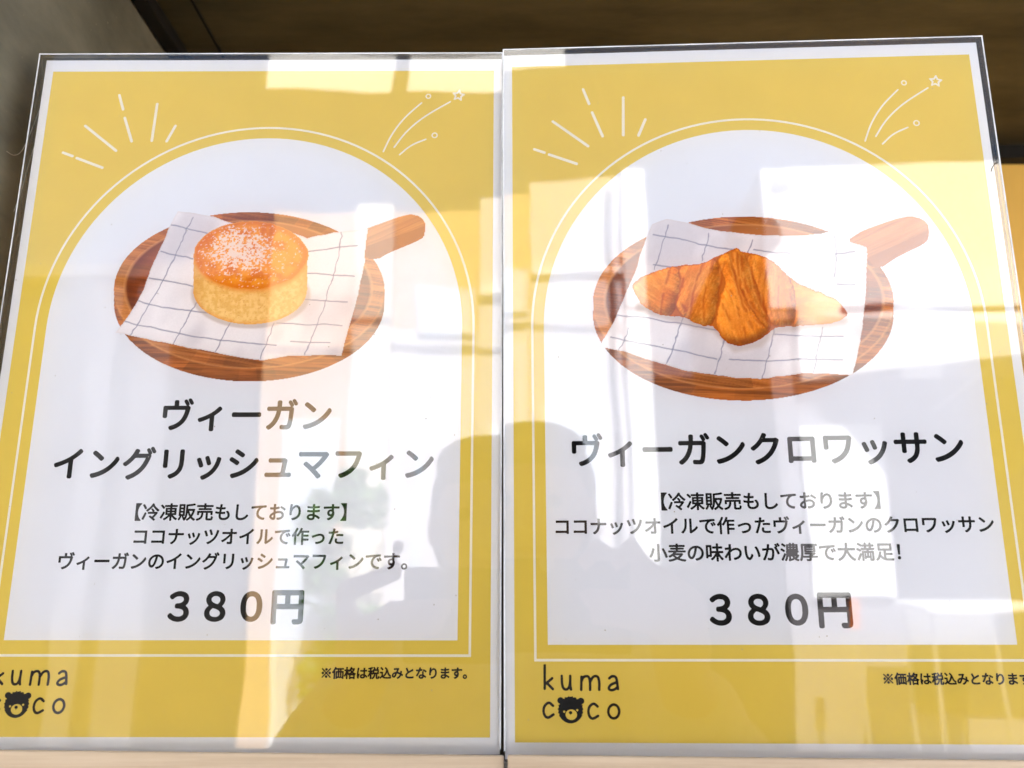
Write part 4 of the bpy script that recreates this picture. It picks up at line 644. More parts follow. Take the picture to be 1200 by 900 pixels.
    '円': [[105,-112,144,-114,166,-110,186,-97,197,-78,202,-53,202,288,204,294,209,295,800,295,804,291,805,284,804,34,797,30,697,30,674,25,659,17,646,0,641,-22,643,-38,664,-91,684,-107,709,-114,809,-111,853,-104,891,-91,920,-72,935,-47,944,-22,952,25,952,750,946,775,931,795,916,804,894,808,116,808,91,804,78,797,67,788,59,772,55,750,55,-56,59,-78,67,-94,84,-107],[206,436,202,441,202,447,203,661,212,664,424,662,427,653,425,439,416,436],[575,436,571,441,570,447,570,653,573,662,794,664,803,661,805,447,802,438]],
    '０': [[486,-44,506,-45,541,-42,559,-38,616,-19,634,-10,682,22,717,59,759,131,785,206,801,294,802,331,805,347,801,447,782,544,755,616,716,678,678,717,628,749,559,772,506,780,444,773,375,751,322,717,286,681,245,616,218,544,199,447,198,406,195,391,199,294,215,206,241,133,281,62,316,24,372,-13,441,-38],[488,96,456,103,438,112,422,124,393,159,378,191,364,238,355,303,355,434,361,488,371,528,378,547,394,579,425,614,441,626,469,636,503,639,534,635,554,628,570,619,595,594,606,579,622,547,639,488,645,438,645,306,639,253,632,222,622,191,600,149,578,124,547,104,531,99,509,96]],
    '３': [[458,-44,519,-45,594,-32,647,-12,688,12,700,20,733,53,754,84,776,138,783,172,783,219,779,238,766,281,754,306,730,341,706,364,674,388,714,425,735,456,744,475,757,512,764,566,757,609,744,644,732,669,716,692,691,717,650,744,594,766,528,779,466,780,425,773,388,763,338,744,288,716,238,680,224,666,214,644,215,622,228,596,259,564,278,555,297,555,311,559,326,569,344,586,369,604,412,626,453,636,522,636,553,629,577,616,595,597,604,581,608,566,607,534,594,509,577,491,558,478,522,462,475,452,434,451,400,441,386,428,378,412,374,394,373,369,378,347,384,334,394,324,406,316,428,311,488,308,528,301,566,288,584,279,602,266,619,244,626,225,626,178,622,161,611,144,575,115,553,106,516,98,456,99,409,109,394,115,346,141,300,182,281,191,259,192,241,185,228,176,203,144,192,122,193,100,205,78,241,42,284,12,319,-7,378,-29]],
    '８': [[473,-44,528,-45,606,-32,672,-7,722,24,745,47,774,91,791,138,798,184,791,231,779,269,769,288,745,322,722,345,687,372,689,378,705,394,735,434,754,472,763,500,770,534,770,572,763,606,753,636,723,688,694,717,662,738,631,754,597,766,528,780,475,780,434,773,406,766,366,751,341,738,309,717,280,688,256,650,237,597,233,578,233,534,236,512,253,466,265,444,283,419,311,391,309,386,291,373,255,338,234,306,221,281,209,247,202,206,202,175,205,153,218,109,231,84,250,55,281,24,323,-3,369,-22,400,-33,450,-42],[478,90,441,96,409,109,388,124,370,141,360,156,355,172,355,225,371,262,412,305,428,316,438,320,459,316,509,301,544,287,591,263,626,231,639,206,639,169,635,153,623,134,601,112,575,99,550,92,525,89],[556,431,503,446,441,474,419,489,394,515,387,528,383,544,383,569,390,591,399,603,418,622,446,638,462,642,500,645,538,642,553,638,578,626,594,614,609,595,619,578,623,559,623,525,619,506,610,484,598,469,564,434]]},
  'note': {
    '※': [[158,-12,175,-14,194,-5,492,294,500,299,508,294,805,-3,822,-11,841,-10,856,-1,883,25,891,41,892,50,891,59,883,75,581,378,586,388,884,687,892,703,891,722,883,738,856,764,841,772,831,773,822,772,806,764,508,466,500,461,492,466,192,766,175,773,159,772,144,764,117,738,109,722,108,709,109,700,117,684,419,381,414,372,115,72,108,56,108,41,112,31,117,22,142,-3],[473,-12,522,-14,550,-4,572,11,586,25,601,50,608,69,607,122,599,144,585,166,575,176,550,194,516,204,484,204,450,194,441,188,415,166,401,144,392,119,392,69,406,38,414,25,430,9,453,-5],[192,272,231,271,269,284,281,292,306,318,316,334,323,356,323,403,316,425,307,441,291,461,266,479,234,489,191,488,169,480,149,469,127,447,118,434,109,409,105,391,105,369,109,350,115,331,128,312,144,295,165,281],[764,272,806,271,834,281,854,294,870,309,885,331,895,369,895,391,891,409,884,429,875,445,853,467,841,476,806,489,766,489,734,479,703,454,685,428,677,403,677,356,687,328,695,316,721,291,744,278],[486,556,506,555,531,559,562,574,578,586,591,603,601,619,608,641,608,691,600,712,594,722,586,734,566,754,544,766,522,773,478,773,444,760,431,751,412,732,400,712,392,691,392,641,399,619,409,603,422,586,447,568,469,559]],
    '。': [[167,-94,212,-95,234,-92,269,-82,297,-66,314,-53,344,-22,369,22,379,56,379,128,366,169,351,197,320,231,291,254,272,263,231,276,194,280,159,276,116,263,100,254,62,226,44,204,23,169,11,134,8,100,8,72,11,50,21,19,40,-16,67,-47,97,-69,122,-82,150,-91],[178,28,150,43,140,56,130,78,130,103,137,122,155,144,184,157,203,158,228,148,244,135,257,112,261,100,261,84,247,53,234,40,220,31,206,27]],
    'す': [[346,-88,366,-88,444,-60,497,-32,531,-10,567,19,617,72,654,131,679,203,686,238,689,272,689,338,686,362,672,409,658,444,658,522,655,538,656,558,662,561,694,561,712,558,872,558,888,555,928,555,938,557,953,568,964,594,964,669,957,684,951,691,931,698,659,699,655,706,658,719,661,794,651,816,631,826,534,827,512,817,503,800,502,775,508,731,508,703,503,697,359,695,344,692,234,692,219,689,100,689,84,685,69,673,61,653,64,572,74,553,91,543,131,542,197,548,312,552,328,555,409,555,425,558,503,558,510,553,510,541,506,536,444,536,416,529,378,513,352,497,330,478,306,450,287,419,274,381,267,331,271,291,284,244,302,209,331,177,366,152,400,137,428,130,447,129,455,125,448,116,422,99,347,65,284,47,269,39,262,28,258,19,258,3,266,-13,330,-78],[466,268,441,278,424,294,414,319,414,344,421,362,434,383,453,394,475,401,484,401,512,391,526,378,533,362,533,322,523,294,509,277,491,267]],
    'と': [[445,-59,631,-61,650,-58,688,-58,781,-48,844,-39,859,-32,869,-22,877,-3,876,91,867,109,850,119,828,120,756,105,619,89,572,89,547,86,466,89,412,99,384,109,359,121,347,130,334,144,324,162,320,178,321,203,324,219,340,253,364,288,391,314,444,354,525,404,816,556,841,575,847,588,848,603,841,622,801,684,791,694,778,701,762,701,747,694,688,656,456,533,403,641,344,784,328,804,312,811,297,811,238,788,212,775,203,766,196,753,196,734,237,634,271,559,323,456,325,447,292,419,239,366,224,347,193,297,178,256,167,209,167,159,171,128,178,103,196,62,227,25,262,-4,281,-16,334,-38,384,-51]],
    'な': [[492,-84,538,-86,575,-83,625,-69,650,-57,684,-30,710,3,722,31,730,69,734,71,763,53,837,-6,850,-11,862,-11,878,-5,889,3,935,78,936,91,934,100,926,112,912,126,831,185,728,241,723,284,723,344,720,359,720,491,711,509,694,519,603,520,587,512,577,500,574,491,573,472,577,456,577,391,580,375,580,322,583,306,583,284,580,278,481,276,431,266,396,253,358,231,330,206,306,172,296,150,289,122,289,62,303,17,324,-12,358,-44,394,-63,447,-79],[506,56,469,62,442,75,435,84,433,94,434,106,441,119,466,135,506,145,544,145,585,138,589,128,586,100,573,75,550,62],[158,109,178,108,198,119,263,216,313,303,354,384,416,530,509,549,575,565,594,577,604,594,604,681,597,697,591,704,578,710,562,711,472,686,463,688,486,784,486,797,476,819,459,829,391,836,362,836,353,834,339,825,328,803,326,775,320,734,307,675,304,666,300,661,262,661,247,658,191,658,125,664,94,664,75,654,65,638,64,584,67,550,74,534,81,528,100,520,181,520,200,517,247,519,251,516,226,459,173,359,107,256,68,206,61,191,62,172,72,155,134,120],[877,425,894,424,912,433,957,497,964,512,964,528,955,550,945,559,897,591,850,619,725,685,709,691,697,692,675,683,631,619,624,606,624,591,631,574,647,562,712,529,788,485]],
    'は': [[143,-69,191,-70,228,-67,244,-60,251,-53,258,-38,255,16,265,62,284,125,329,256,329,275,322,292,278,329,266,335,256,336,247,335,228,324,225,325,224,328,230,416,246,538,274,697,289,756,288,772,278,789,262,797,241,801,162,804,146,797,137,784,133,775,129,725,96,503,86,416,86,384,83,372,83,322,80,306,80,241,83,225,83,175,86,162,86,131,99,41,115,-34,127,-59],[523,-62,625,-64,669,-54,694,-44,720,-28,747,-4,773,38,784,75,788,83,791,84,831,55,878,12,897,3,916,3,928,9,938,18,978,81,982,91,982,112,975,126,959,142,897,191,834,232,791,254,786,259,783,288,783,334,780,347,780,394,777,409,777,478,781,483,791,486,816,486,912,499,935,509,941,516,948,531,948,612,939,634,919,645,894,645,803,630,778,631,777,706,783,750,783,775,773,794,756,804,653,804,638,797,631,791,623,772,630,706,630,628,625,620,616,617,519,617,503,620,459,620,394,626,375,617,365,600,364,512,374,494,388,484,403,480,516,477,531,473,588,473,622,476,629,472,633,347,636,331,634,298,628,295,575,298,556,295,525,295,481,285,444,271,403,245,377,219,356,188,342,150,339,112,342,72,355,38,374,9,400,-17,434,-38,488,-57],[544,78,512,85,497,93,487,103,483,112,483,125,487,134,497,145,528,160,572,167,612,164,631,160,641,155,642,141,638,119,625,92,603,81,584,77]],
    'ま': [[345,-78,438,-80,462,-76,503,-66,534,-51,569,-23,580,-12,594,9,607,38,614,69,614,94,619,98,659,79,691,60,757,12,796,-22,812,-29,828,-29,845,-19,888,44,897,62,898,81,893,97,884,108,831,148,747,201,691,229,610,259,605,297,605,347,616,354,706,358,850,374,866,381,872,388,880,406,879,488,870,506,853,516,822,517,741,505,641,495,606,496,602,503,602,556,606,564,828,583,844,587,859,596,870,616,870,694,863,712,856,719,841,726,819,727,709,711,641,705,606,704,602,709,602,741,608,797,598,819,578,829,488,830,466,820,456,803,455,766,458,750,458,706,453,699,391,698,375,702,341,702,250,711,197,720,181,719,169,713,162,706,155,688,155,638,158,606,166,590,178,580,203,574,269,567,347,564,362,561,450,561,457,556,458,497,453,490,378,489,362,492,325,492,184,508,162,498,152,478,152,394,161,375,178,365,194,361,256,358,269,355,453,348,460,344,459,289,397,289,381,286,350,286,312,279,253,259,216,235,192,216,165,178,153,144,148,119,148,78,152,56,165,22,186,-9,216,-35,253,-57,306,-72],[384,59,338,65,302,81,295,94,292,103,302,125,331,141,372,151,409,155,422,152,450,151,465,147,467,141,467,116,463,94,456,77,425,62,403,58]],
    'み': [[533,-94,550,-95,562,-91,603,-69,660,-31,698,0,742,44,766,74,801,128,825,177,831,176,883,134,897,128,919,127,935,134,947,150,976,216,983,238,982,253,976,266,967,275,868,341,867,353,879,447,883,516,876,534,862,545,838,551,778,558,759,557,744,548,733,528,733,431,728,412,725,411,628,444,540,466,543,481,596,597,627,656,651,688,658,703,657,719,648,734,597,779,584,785,569,786,516,774,481,773,466,770,350,767,334,764,216,766,199,756,189,734,192,647,199,631,206,624,222,617,241,617,341,627,438,630,445,628,446,622,388,489,379,475,366,471,322,467,269,454,212,432,194,423,144,389,94,338,65,294,42,231,39,203,39,141,49,103,59,84,83,50,103,34,134,15,172,5,238,5,266,12,288,21,322,45,354,81,391,144,431,227,470,316,478,328,488,329,506,326,562,313,634,288,688,263,695,256,657,181,630,144,594,108,550,74,462,26,453,17,446,3,446,-16,455,-31,519,-86],[203,153,187,162,180,184,184,209,199,244,222,273,241,288,292,316,308,319,309,316,304,300,279,247,244,184,223,159,209,153]],
    'り': [[358,-81,388,-83,472,-63,566,-29,625,2,694,55,742,109,760,134,791,194,820,297,824,366,827,378,823,475,810,544,788,609,776,634,756,667,725,705,669,748,622,766,572,773,506,766,462,751,422,729,353,673,352,684,373,778,373,794,366,809,359,816,344,823,309,823,294,827,247,826,231,819,225,813,218,800,214,784,214,753,192,600,180,472,180,422,177,397,180,288,186,228,191,212,200,199,219,189,281,192,306,196,319,203,326,209,333,228,330,328,340,388,356,438,387,500,409,535,444,576,483,606,516,622,547,630,562,629,578,626,606,611,623,594,638,572,654,538,667,488,673,447,673,369,666,309,647,249,612,192,570,150,531,124,497,107,466,93,394,71,316,57,303,51,296,44,289,25,289,16,295,0,341,-70]],
    '価': [[146,-112,234,-113,251,-103,261,-84,261,594,262,600,288,645,312,636,459,636,466,633,467,625,467,547,465,541,322,539,302,528,292,509,292,-66,302,-88,322,-98,403,-97,416,-91,422,-84,429,-69,430,-38,434,-33,441,-33,828,-33,835,-38,836,-62,843,-78,850,-85,862,-91,947,-92,967,-81,977,-59,976,512,966,529,947,539,795,541,792,547,792,625,794,633,800,636,953,636,973,644,981,655,986,669,986,744,975,764,953,773,353,774,347,778,354,803,354,822,347,838,341,844,328,852,269,870,244,869,227,859,215,838,179,750,119,638,72,565,26,506,-6,470,-14,453,-14,438,-10,428,24,366,38,349,53,342,72,343,88,352,112,379,117,381,120,378,120,-81,130,-103],[434,102,430,106,430,112,430,397,434,404,466,405,472,402,473,397,473,109,469,102],[612,102,608,106,608,112,608,397,612,404,647,405,652,403,655,397,655,109,650,102],[791,102,786,106,786,112,786,397,791,404,828,405,834,402,836,397,836,109,831,102],[612,540,608,547,608,631,616,636,650,635,655,628,654,544,647,539]],
    '格': [[193,-112,278,-114,297,-104,307,-88,309,272,312,271,331,248,356,209,362,203,375,196,384,195,419,205,425,203,427,-81,434,-100,441,-107,459,-114,541,-113,558,-103,566,-88,569,-73,578,-70,772,-71,776,-75,778,-84,786,-100,806,-111,888,-111,908,-100,917,-78,918,212,922,217,944,221,961,234,1004,294,1010,306,1011,322,1004,338,997,344,925,371,859,402,788,446,783,450,781,456,822,508,860,566,899,641,923,703,922,722,912,739,875,760,847,770,819,767,675,768,674,778,689,819,688,831,679,847,662,857,628,866,600,873,575,873,559,866,552,859,491,738,469,703,431,653,425,652,403,661,312,661,308,669,308,841,301,859,294,866,275,873,197,873,177,862,167,841,166,664,159,661,47,661,28,651,18,634,17,550,28,530,47,521,138,520,144,519,145,516,132,466,91,359,41,259,-3,192,-8,181,-8,172,-1,153,13,134,39,88,56,78,75,77,91,84,97,90,119,122,159,192,166,197,167,-84,177,-103],[572,65,568,69,567,75,567,181,570,188,766,189,775,186,777,75,774,66],[641,322,640,325,644,329,675,352,682,350,713,325,713,322,706,320],[431,372,405,409,322,508,319,519,332,519,344,505,372,483,400,456,412,449,425,448,447,458,511,522,519,525,570,459,572,453,569,450,525,418,447,374,438,370],[672,552,627,609,618,625,618,631,730,631,731,628,729,622,709,593,678,553]],
    '税': [[386,-116,403,-117,416,-113,456,-91,484,-73,520,-44,569,9,602,62,622,109,645,188,659,275,666,285,674,284,676,278,677,16,680,-22,690,-50,703,-70,725,-88,756,-98,788,-102,894,-101,928,-94,941,-88,964,-69,979,-47,988,-22,995,9,1002,75,1001,106,994,119,988,126,919,157,900,158,891,154,880,147,871,131,867,100,867,59,862,39,856,36,825,36,820,38,817,44,818,281,825,286,916,287,933,297,942,316,942,644,933,662,916,672,866,674,861,678,917,806,916,822,910,834,894,847,819,873,797,872,781,864,771,847,754,797,716,709,700,677,688,673,678,674,673,678,663,706,638,759,613,803,581,851,572,861,556,869,538,870,475,844,462,836,455,825,452,816,453,800,495,725,516,678,509,674,444,673,425,664,414,644,414,591,406,586,328,586,322,589,320,594,322,705,419,737,433,747,442,766,442,781,435,797,395,850,378,863,369,867,356,867,291,843,238,828,112,799,50,788,34,780,25,767,21,756,21,738,41,684,53,668,69,661,97,661,169,673,175,671,176,594,174,588,169,586,44,586,25,576,15,559,14,478,25,458,44,449,138,448,144,447,145,444,113,369,82,309,44,247,-1,188,-4,178,-5,166,0,147,42,75,59,65,78,65,91,71,100,80,144,144,169,186,175,190,177,-81,184,-100,191,-107,206,-114,294,-113,309,-104,316,-94,320,-84,321,-56,325,-53,342,-69,367,-103],[325,3,322,3,320,12,322,274,328,271,353,233,369,224,381,223,391,226,405,234,447,285,514,284,516,278,511,244,494,178,476,134,451,94,423,62,398,44],[409,384,355,441,354,447,403,448,412,446,414,391,412,385],[559,424,555,428,555,441,555,531,559,539,788,539,794,539,798,534,798,431,794,424]],
    '込': [[77,-84,97,-86,116,-76,169,-11,203,23,222,34,234,29,269,2,334,-38,412,-63,478,-73,512,-73,528,-77,706,-77,725,-73,916,-70,951,-66,966,-58,975,-44,984,-6,997,31,997,50,989,66,975,74,966,77,941,75,937,78,962,125,979,150,983,169,979,188,967,203,881,258,828,322,784,406,719,584,679,672,614,766,534,839,512,852,503,855,491,854,472,842,428,785,423,766,424,756,433,741,498,684,537,634,529,584,516,531,485,438,451,366,419,316,379,266,338,227,300,200,296,203,295,450,291,464,282,475,262,483,47,483,27,475,16,459,14,450,14,375,25,355,44,346,147,345,152,344,155,338,153,153,96,112,67,88,27,47,15,31,8,16,8,0,15,-16,55,-69,65,-78],[550,59,500,61,453,67,409,78,402,81,400,84,453,130,483,159,528,215,563,266,591,316,631,404,636,400,662,325,687,269,731,199,775,149,818,112,876,78,881,72,866,67,769,64,753,61,675,61,656,58],[224,584,241,583,256,590,316,636,326,653,326,675,312,698,283,734,186,831,153,857,144,861,125,860,103,848,58,812,49,794,49,775,59,758,73,747,134,686,161,656,208,594]]}}
MARK = {
    'burst': ([[1089,713,1093,713,1105,717,1113,725,1117,733,1117,743,1114,752,1107,758,1098,763,627,949,618,951,607,950,598,945,592,937,592,919,597,911,606,905],[524,943,542,943,550,948,555,953,559,968,555,980,548,987,365,1057,350,1057,343,1053,338,1048,334,1040,334,1028,338,1020,343,1015],[1293,1047,1302,1046,1308,1048,1320,1058,1323,1070,1322,1078,1319,1085,1312,1092,710,1577,702,1583,692,1586,685,1585,673,1578,668,1570,666,1560,670,1550,680,1539,1277,1056,1285,1050],[2176,1230,2195,1230,2203,1236,2209,1245,2330,1533,2337,1552,2337,1563,2332,1574,2322,1580,2313,1582,2307,1580,2298,1576,2293,1568,2165,1270,2161,1260,2161,1245,2167,1236],[1549,1232,1565,1231,1575,1237,1582,1247,1582,1263,1407,1730,1402,1737,1393,1742,1378,1742,1370,1737,1365,1730,1361,1720,1363,1710,1531,1255,1539,1238],[1911,1242,1928,1242,1936,1247,1942,1255,1944,1263,1944,1293,1946,1302,1946,1347,1947,1355,1948,1400,1949,1408,1949,1453,1951,1462,1951,1507,1952,1515,1953,1560,1954,1568,1954,1613,1956,1622,1956,1667,1957,1675,1958,1720,1959,1728,1959,1773,1961,1782,1961,1827,1962,1835,1963,1880,1964,1888,1964,1933,1967,1997,1965,2007,1962,2012,1953,2020,1943,2022,1931,2018,1923,2012,1919,2003,1918,1978,1917,1937,1916,1928,1909,1692,1906,1635,1906,1593,1904,1585,1897,1348,1894,1290,1895,1258,1901,1248],[1329,1867,1343,1866,1353,1873,1360,1885,1360,1897,1258,2190,1247,2200,1240,2202,1232,2202,1222,2196,1216,2190,1214,2183,1215,2170,1313,1882,1318,1873]],[-100,75]),
    'star': ([[555,168,567,168,578,178,685,281,725,314,758,339,817,375,852,394,1027,470,1032,478,1031,490,1023,495,1013,495,864,432,788,392,737,359,672,307,551,192,548,187,546,180,549,173],[264,230,275,230,283,237,371,462,426,575,483,675,540,763,614,865,651,910,699,965,818,1085,936,1200,939,1210,937,1215,932,1220,923,1222,915,1219,722,1031,671,977,626,925,572,857,523,790,478,722,440,658,393,573,357,500,333,445,256,248,257,238,260,233],[454,313,465,313,472,318,595,510,664,602,718,663,763,712,843,790,942,876,998,920,1080,980,1192,1055,1449,1217,1455,1223,1457,1228,1457,1233,1453,1239,1447,1244,1435,1242,1180,1082,1102,1030,1010,965,952,921,887,867,829,817,768,758,705,692,648,627,607,575,550,495,448,335,446,330,446,322,449,317],[1169,503,1188,505,1207,513,1223,530,1229,542,1232,560,1229,578,1218,597,1202,610,1190,615,1173,617,1155,614,1136,602,1125,587,1118,565,1118,553,1123,537,1134,520,1150,509],[1167,526,1153,533,1146,540,1141,552,1141,570,1148,582,1160,592,1170,594,1185,594,1197,587,1205,577,1209,567,1209,552,1201,537,1192,530,1182,526],[1633,1250,1643,1250,1648,1253,1652,1260,1652,1326,1703,1363,1707,1368,1707,1377,1704,1383,1698,1387,1638,1404,1635,1412,1618,1467,1612,1473,1603,1474,1593,1467,1559,1417,1493,1417,1484,1410,1483,1398,1523,1345,1503,1287,1503,1277,1507,1271,1513,1268,1522,1268,1580,1289],[1034,1290,1055,1289,1072,1296,1084,1307,1094,1325,1096,1348,1094,1357,1087,1370,1073,1384,1057,1391,1040,1392,1022,1387,1005,1374,999,1365,993,1348,993,1332,1001,1312,1008,1303,1020,1295],[1617,1299,1592,1319,1583,1322,1548,1310,1545,1310,1545,1315,1556,1350,1552,1358,1532,1383,1535,1386,1568,1386,1575,1388,1600,1420,1611,1387,1615,1381,1625,1376,1652,1369,1654,1367,1622,1342,1619,1332,1621,1302,1620,1300],[1038,1311,1030,1315,1021,1322,1015,1337,1015,1345,1020,1357,1028,1365,1042,1370,1053,1369,1062,1364,1070,1355,1074,1343,1074,1335,1069,1323,1060,1315,1050,1311]],[45,95]),
    'letters': ([[904,165,908,164,928,170,947,178,994,205,1002,213,1004,220,1004,227,1000,234,993,240,983,242,972,238,922,209,902,204,892,207,885,212,873,227,866,240,861,260,859,278,861,302,865,317,876,342,886,353,898,364,913,372,928,372,938,366,968,340,977,336,990,338,999,348,998,363,986,377,953,404,932,412,913,412,893,406,875,395,854,377,841,360,830,337,821,298,821,268,823,250,831,222,843,200,863,178,882,168],[1213,168,1232,169,1247,173,1262,180,1282,194,1297,211,1309,232,1315,248,1321,275,1321,303,1317,323,1307,348,1295,367,1275,385,1257,395,1238,401,1223,402,1200,399,1180,390,1165,381,1148,363,1136,347,1128,328,1123,310,1119,282,1121,260,1128,235,1133,223,1148,202,1160,189,1180,177,1195,171],[226,177,237,176,265,185,325,223,332,230,334,237,334,245,328,253,320,259,312,259,300,254,248,221,233,216,223,216,209,225,201,235,193,252,188,267,186,282,186,308,188,320,191,332,200,348,213,365,223,374,238,383,250,386,260,382,297,349,305,345,313,344,318,346,325,351,329,357,329,370,323,378,282,415,260,424,237,424,225,420,208,412,188,395,174,380,163,363,153,342,148,318,146,293,148,270,155,242,163,223,170,211,187,191,208,179],[1210,208,1197,212,1185,220,1178,227,1170,238,1163,253,1159,270,1159,292,1165,317,1171,328,1184,345,1205,359,1217,362,1230,362,1247,357,1257,350,1270,333,1280,307,1282,283,1275,253,1269,240,1260,228,1248,218,1237,211,1223,208],[1199,568,1215,569,1238,576,1254,583,1273,595,1288,585,1298,585,1307,590,1312,600,1311,632,1304,687,1304,708,1301,715,1297,745,1292,763,1287,775,1273,792,1258,802,1237,807,1215,807,1198,804,1185,797,1156,775,1150,768,1146,760,1148,750,1152,744,1158,740,1167,738,1177,741,1198,759,1213,767,1237,767,1245,764,1251,758,1257,743,1261,722,1259,715,1208,697,1188,687,1173,677,1152,655,1140,633,1136,615,1139,600,1145,591,1155,581,1168,575,1187,569],[736,573,742,573,750,576,756,582,759,588,763,702,778,741,788,755,795,760,810,767,823,769,833,767,841,762,845,755,851,735,856,687,854,590,860,578,865,575,875,573,885,578,892,587,894,618,894,697,915,735,926,752,940,764,955,769,967,769,977,766,984,755,987,745,992,717,994,698,994,652,991,612,991,587,996,580,1003,575,1015,574,1022,578,1029,587,1031,602,1034,687,1032,713,1024,762,1010,788,993,802,980,807,968,809,945,807,925,800,917,795,903,785,885,764,867,792,852,802,842,806,822,807,802,806,783,799,767,789,758,795,750,799,742,799,735,795,728,785,726,765,726,732,723,707,724,690,723,680,722,645,719,593,724,580],[494,578,520,578,533,581,548,590,562,602,564,600,568,586,578,578,593,579,600,584,604,590,604,603,596,645,594,677,597,793,592,805,583,810,573,811,568,809,561,802,558,793,556,723,552,687,547,662,541,643,527,623,520,618,510,616,498,618,489,625,481,638,475,660,469,703,469,747,466,798,460,807,448,811,438,808,430,798,429,712,433,673,441,633,451,610,463,595,478,584],[304,583,315,583,320,585,326,590,330,602,328,610,322,618,255,684,251,690,317,743,322,752,322,763,313,773,305,776,295,775,215,713,208,711,211,955,209,958,207,959,175,959,173,955,172,923,171,915,168,602,173,593,180,588,192,588,202,593,207,605,208,657,213,662,218,664,294,590],[1193,608,1179,613,1176,618,1183,632,1195,644,1227,662,1262,674,1267,672,1269,647,1265,639,1242,621,1225,613,1205,608]],[-94,-138]),
    'bear': ([[559,115,582,114,608,118,638,126,662,137,692,158,716,182,738,213,745,215,749,218,749,225,740,242,743,246,755,253,763,275,760,282,751,290,750,295,763,306,767,312,762,322,758,335,748,347,748,350,758,363,758,370,743,378,741,383,758,391,772,403,779,413,782,428,782,437,777,453,769,463,758,472,738,479,723,479,707,474,692,463,670,458,667,460,664,473,659,480,638,487,620,480,616,483,609,498,605,502,588,495,578,494,567,489,562,491,552,502,547,504,543,502,535,488,532,486,520,486,508,483,495,487,490,487,486,478,485,467,480,461,470,464,453,479,432,486,418,486,402,480,391,473,381,462,374,440,378,422,388,406,398,398,410,393,412,388,410,382,395,379,390,375,390,368,395,357,393,345,394,335,391,330,378,322,377,318,378,315,390,304,392,300,388,287,389,275,383,262,387,256,400,252,403,248,404,243,398,230,407,209,413,205,428,185,447,164,472,145,503,128,537,118],[568,163,545,170,537,174,523,183,513,193,504,207,498,223,496,238,498,252,503,267,513,282,522,291,535,300,550,307,572,312,592,312,605,310,623,304,640,294,659,273,664,263,669,243,667,222,663,210,655,196,633,176,617,168,603,164,593,163],[573,228,575,227,577,230,577,243,588,248,594,253,597,262,597,270,594,280,589,285,578,290,570,291,558,287,552,281,548,275,547,267,548,258,553,252,570,241],[470,265,461,275,462,286,466,292,471,295,483,295,492,287,493,280,492,273,488,268,483,265],[670,286,660,293,658,298,658,307,660,312,665,317,677,319,682,317,687,312,689,307,689,298,683,290,677,286]],[-94,-138])}
POSE = {
    'L': [[-0.10897,0.32912,0.08164],[0.99999,-0.00445,-0.00018],[0.00019,0.00075,1.0],[-0.00445,-0.99999,0.00075]],
    'R': [[0.10116,0.32149,0.08051],[0.99918,-0.0404,0.0035],[-0.00395,-0.01121,0.99993],[-0.04035,-0.99912,-0.01136]]}
HOM = {
    'L': [[2.802938,0.4029018,293.7094],[-0.008145708,-2.4353,436.1728],[-1.290882e-05,0.0006706334,1.0]],
    'R': [[2.803761,0.3792202,890.9311],[-0.0884826,-2.515253,434.0371],[-0.0001163406,0.0006509846,1.0]]}


def place(o, pose):
    p, ex, ey, n = [Vector(a) for a in pose]
    m = Matrix((ex, ey, n)).transposed().to_4x4()
    m.translation = p + Vector((0, 0, EYE))
    o.matrix_world = m


def text_line(name, style, txt, cx, cy, width, parent, z, m, squash=1.0):
    """one printed line; width = ink width in mm, cy = middle of the em square"""
    loops = []; x = 0
    for ch in txt:
        loops += [[(p[0] + x, p[1]) for p in L] for L in outlines(GLY[style][ch])]
        x += 1000
    a = min(p[0] for L in loops for p in L); b = max(p[0] for L in loops for p in L)
    k = width / (b - a)
    L2 = [[((p[0] - (a + b) / 2) * k + cx, (p[1] - 372) * k * squash + cy) for p in L] for L in loops]
    return flat_shape(name, L2, z, m, parent)


def arch(hw, y_bot, r, yc, n=64):
    return [(-hw, y_bot), (hw, y_bot), (hw, yc)] + [(hw * math.cos(t), yc + r * math.sin(t)) for t in [math.pi * k / n for k in range(1, n)]] + [(-hw, yc)]


def make_poster(which, label, lines):
    P = thing('poster', label, 'poster', group='printed food posters on the ledge')
    flat = MB().box(-.1044, .1044, -.1478, .1474, -.0003, 0, mi=0)
    flat.build('paper', M['paper'], P)
    flat_shape('yellow_background', [[(-100.7, -141.9), (100.7, -141.9), (100.7, 141.6), (-100.7, 141.6)]], .05, M['yellow'], P)
    flat_shape('arched_panel', [arch(87.9, -106.9, 88.3, 19.4)], .09, M['paper'], P)
    flat_shape('arched_outline', [arch(93.2, -113.0, 93.9, 19.4), arch(92.25, -112.05, 92.95, 19.4)], .09, M['whiteink'], P)
    for nm, key in (('sunburst_mark', 'burst'), ('shooting_star_mark', 'star')):
        s, off = MARK[key]
        flat_shape(nm, outlines(s, 1 / 40, off[0], off[1]), .09, M['whiteink'], P)
    lg = thing_part('logo', P)
    for nm, key in (('lettering', 'letters'), ('bear_emblem', 'bear')):
        s, off = MARK[key]
        flat_shape(nm, outlines(s, 1 / 40, off[0], off[1]), .09, M['brownink'] if key == 'letters' else M['ink'], lg)
    for nm, st, txt, cx, cy, wd in lines:
        text_line(nm, st, txt, cx, cy, wd, P, .13, M['ink'])
    return P


def thing_part(name, parent):
    o = bpy.data.objects.new(name, None)
    o.empty_display_size = .01
    COL.objects.link(o)
    o.parent = parent
    return o


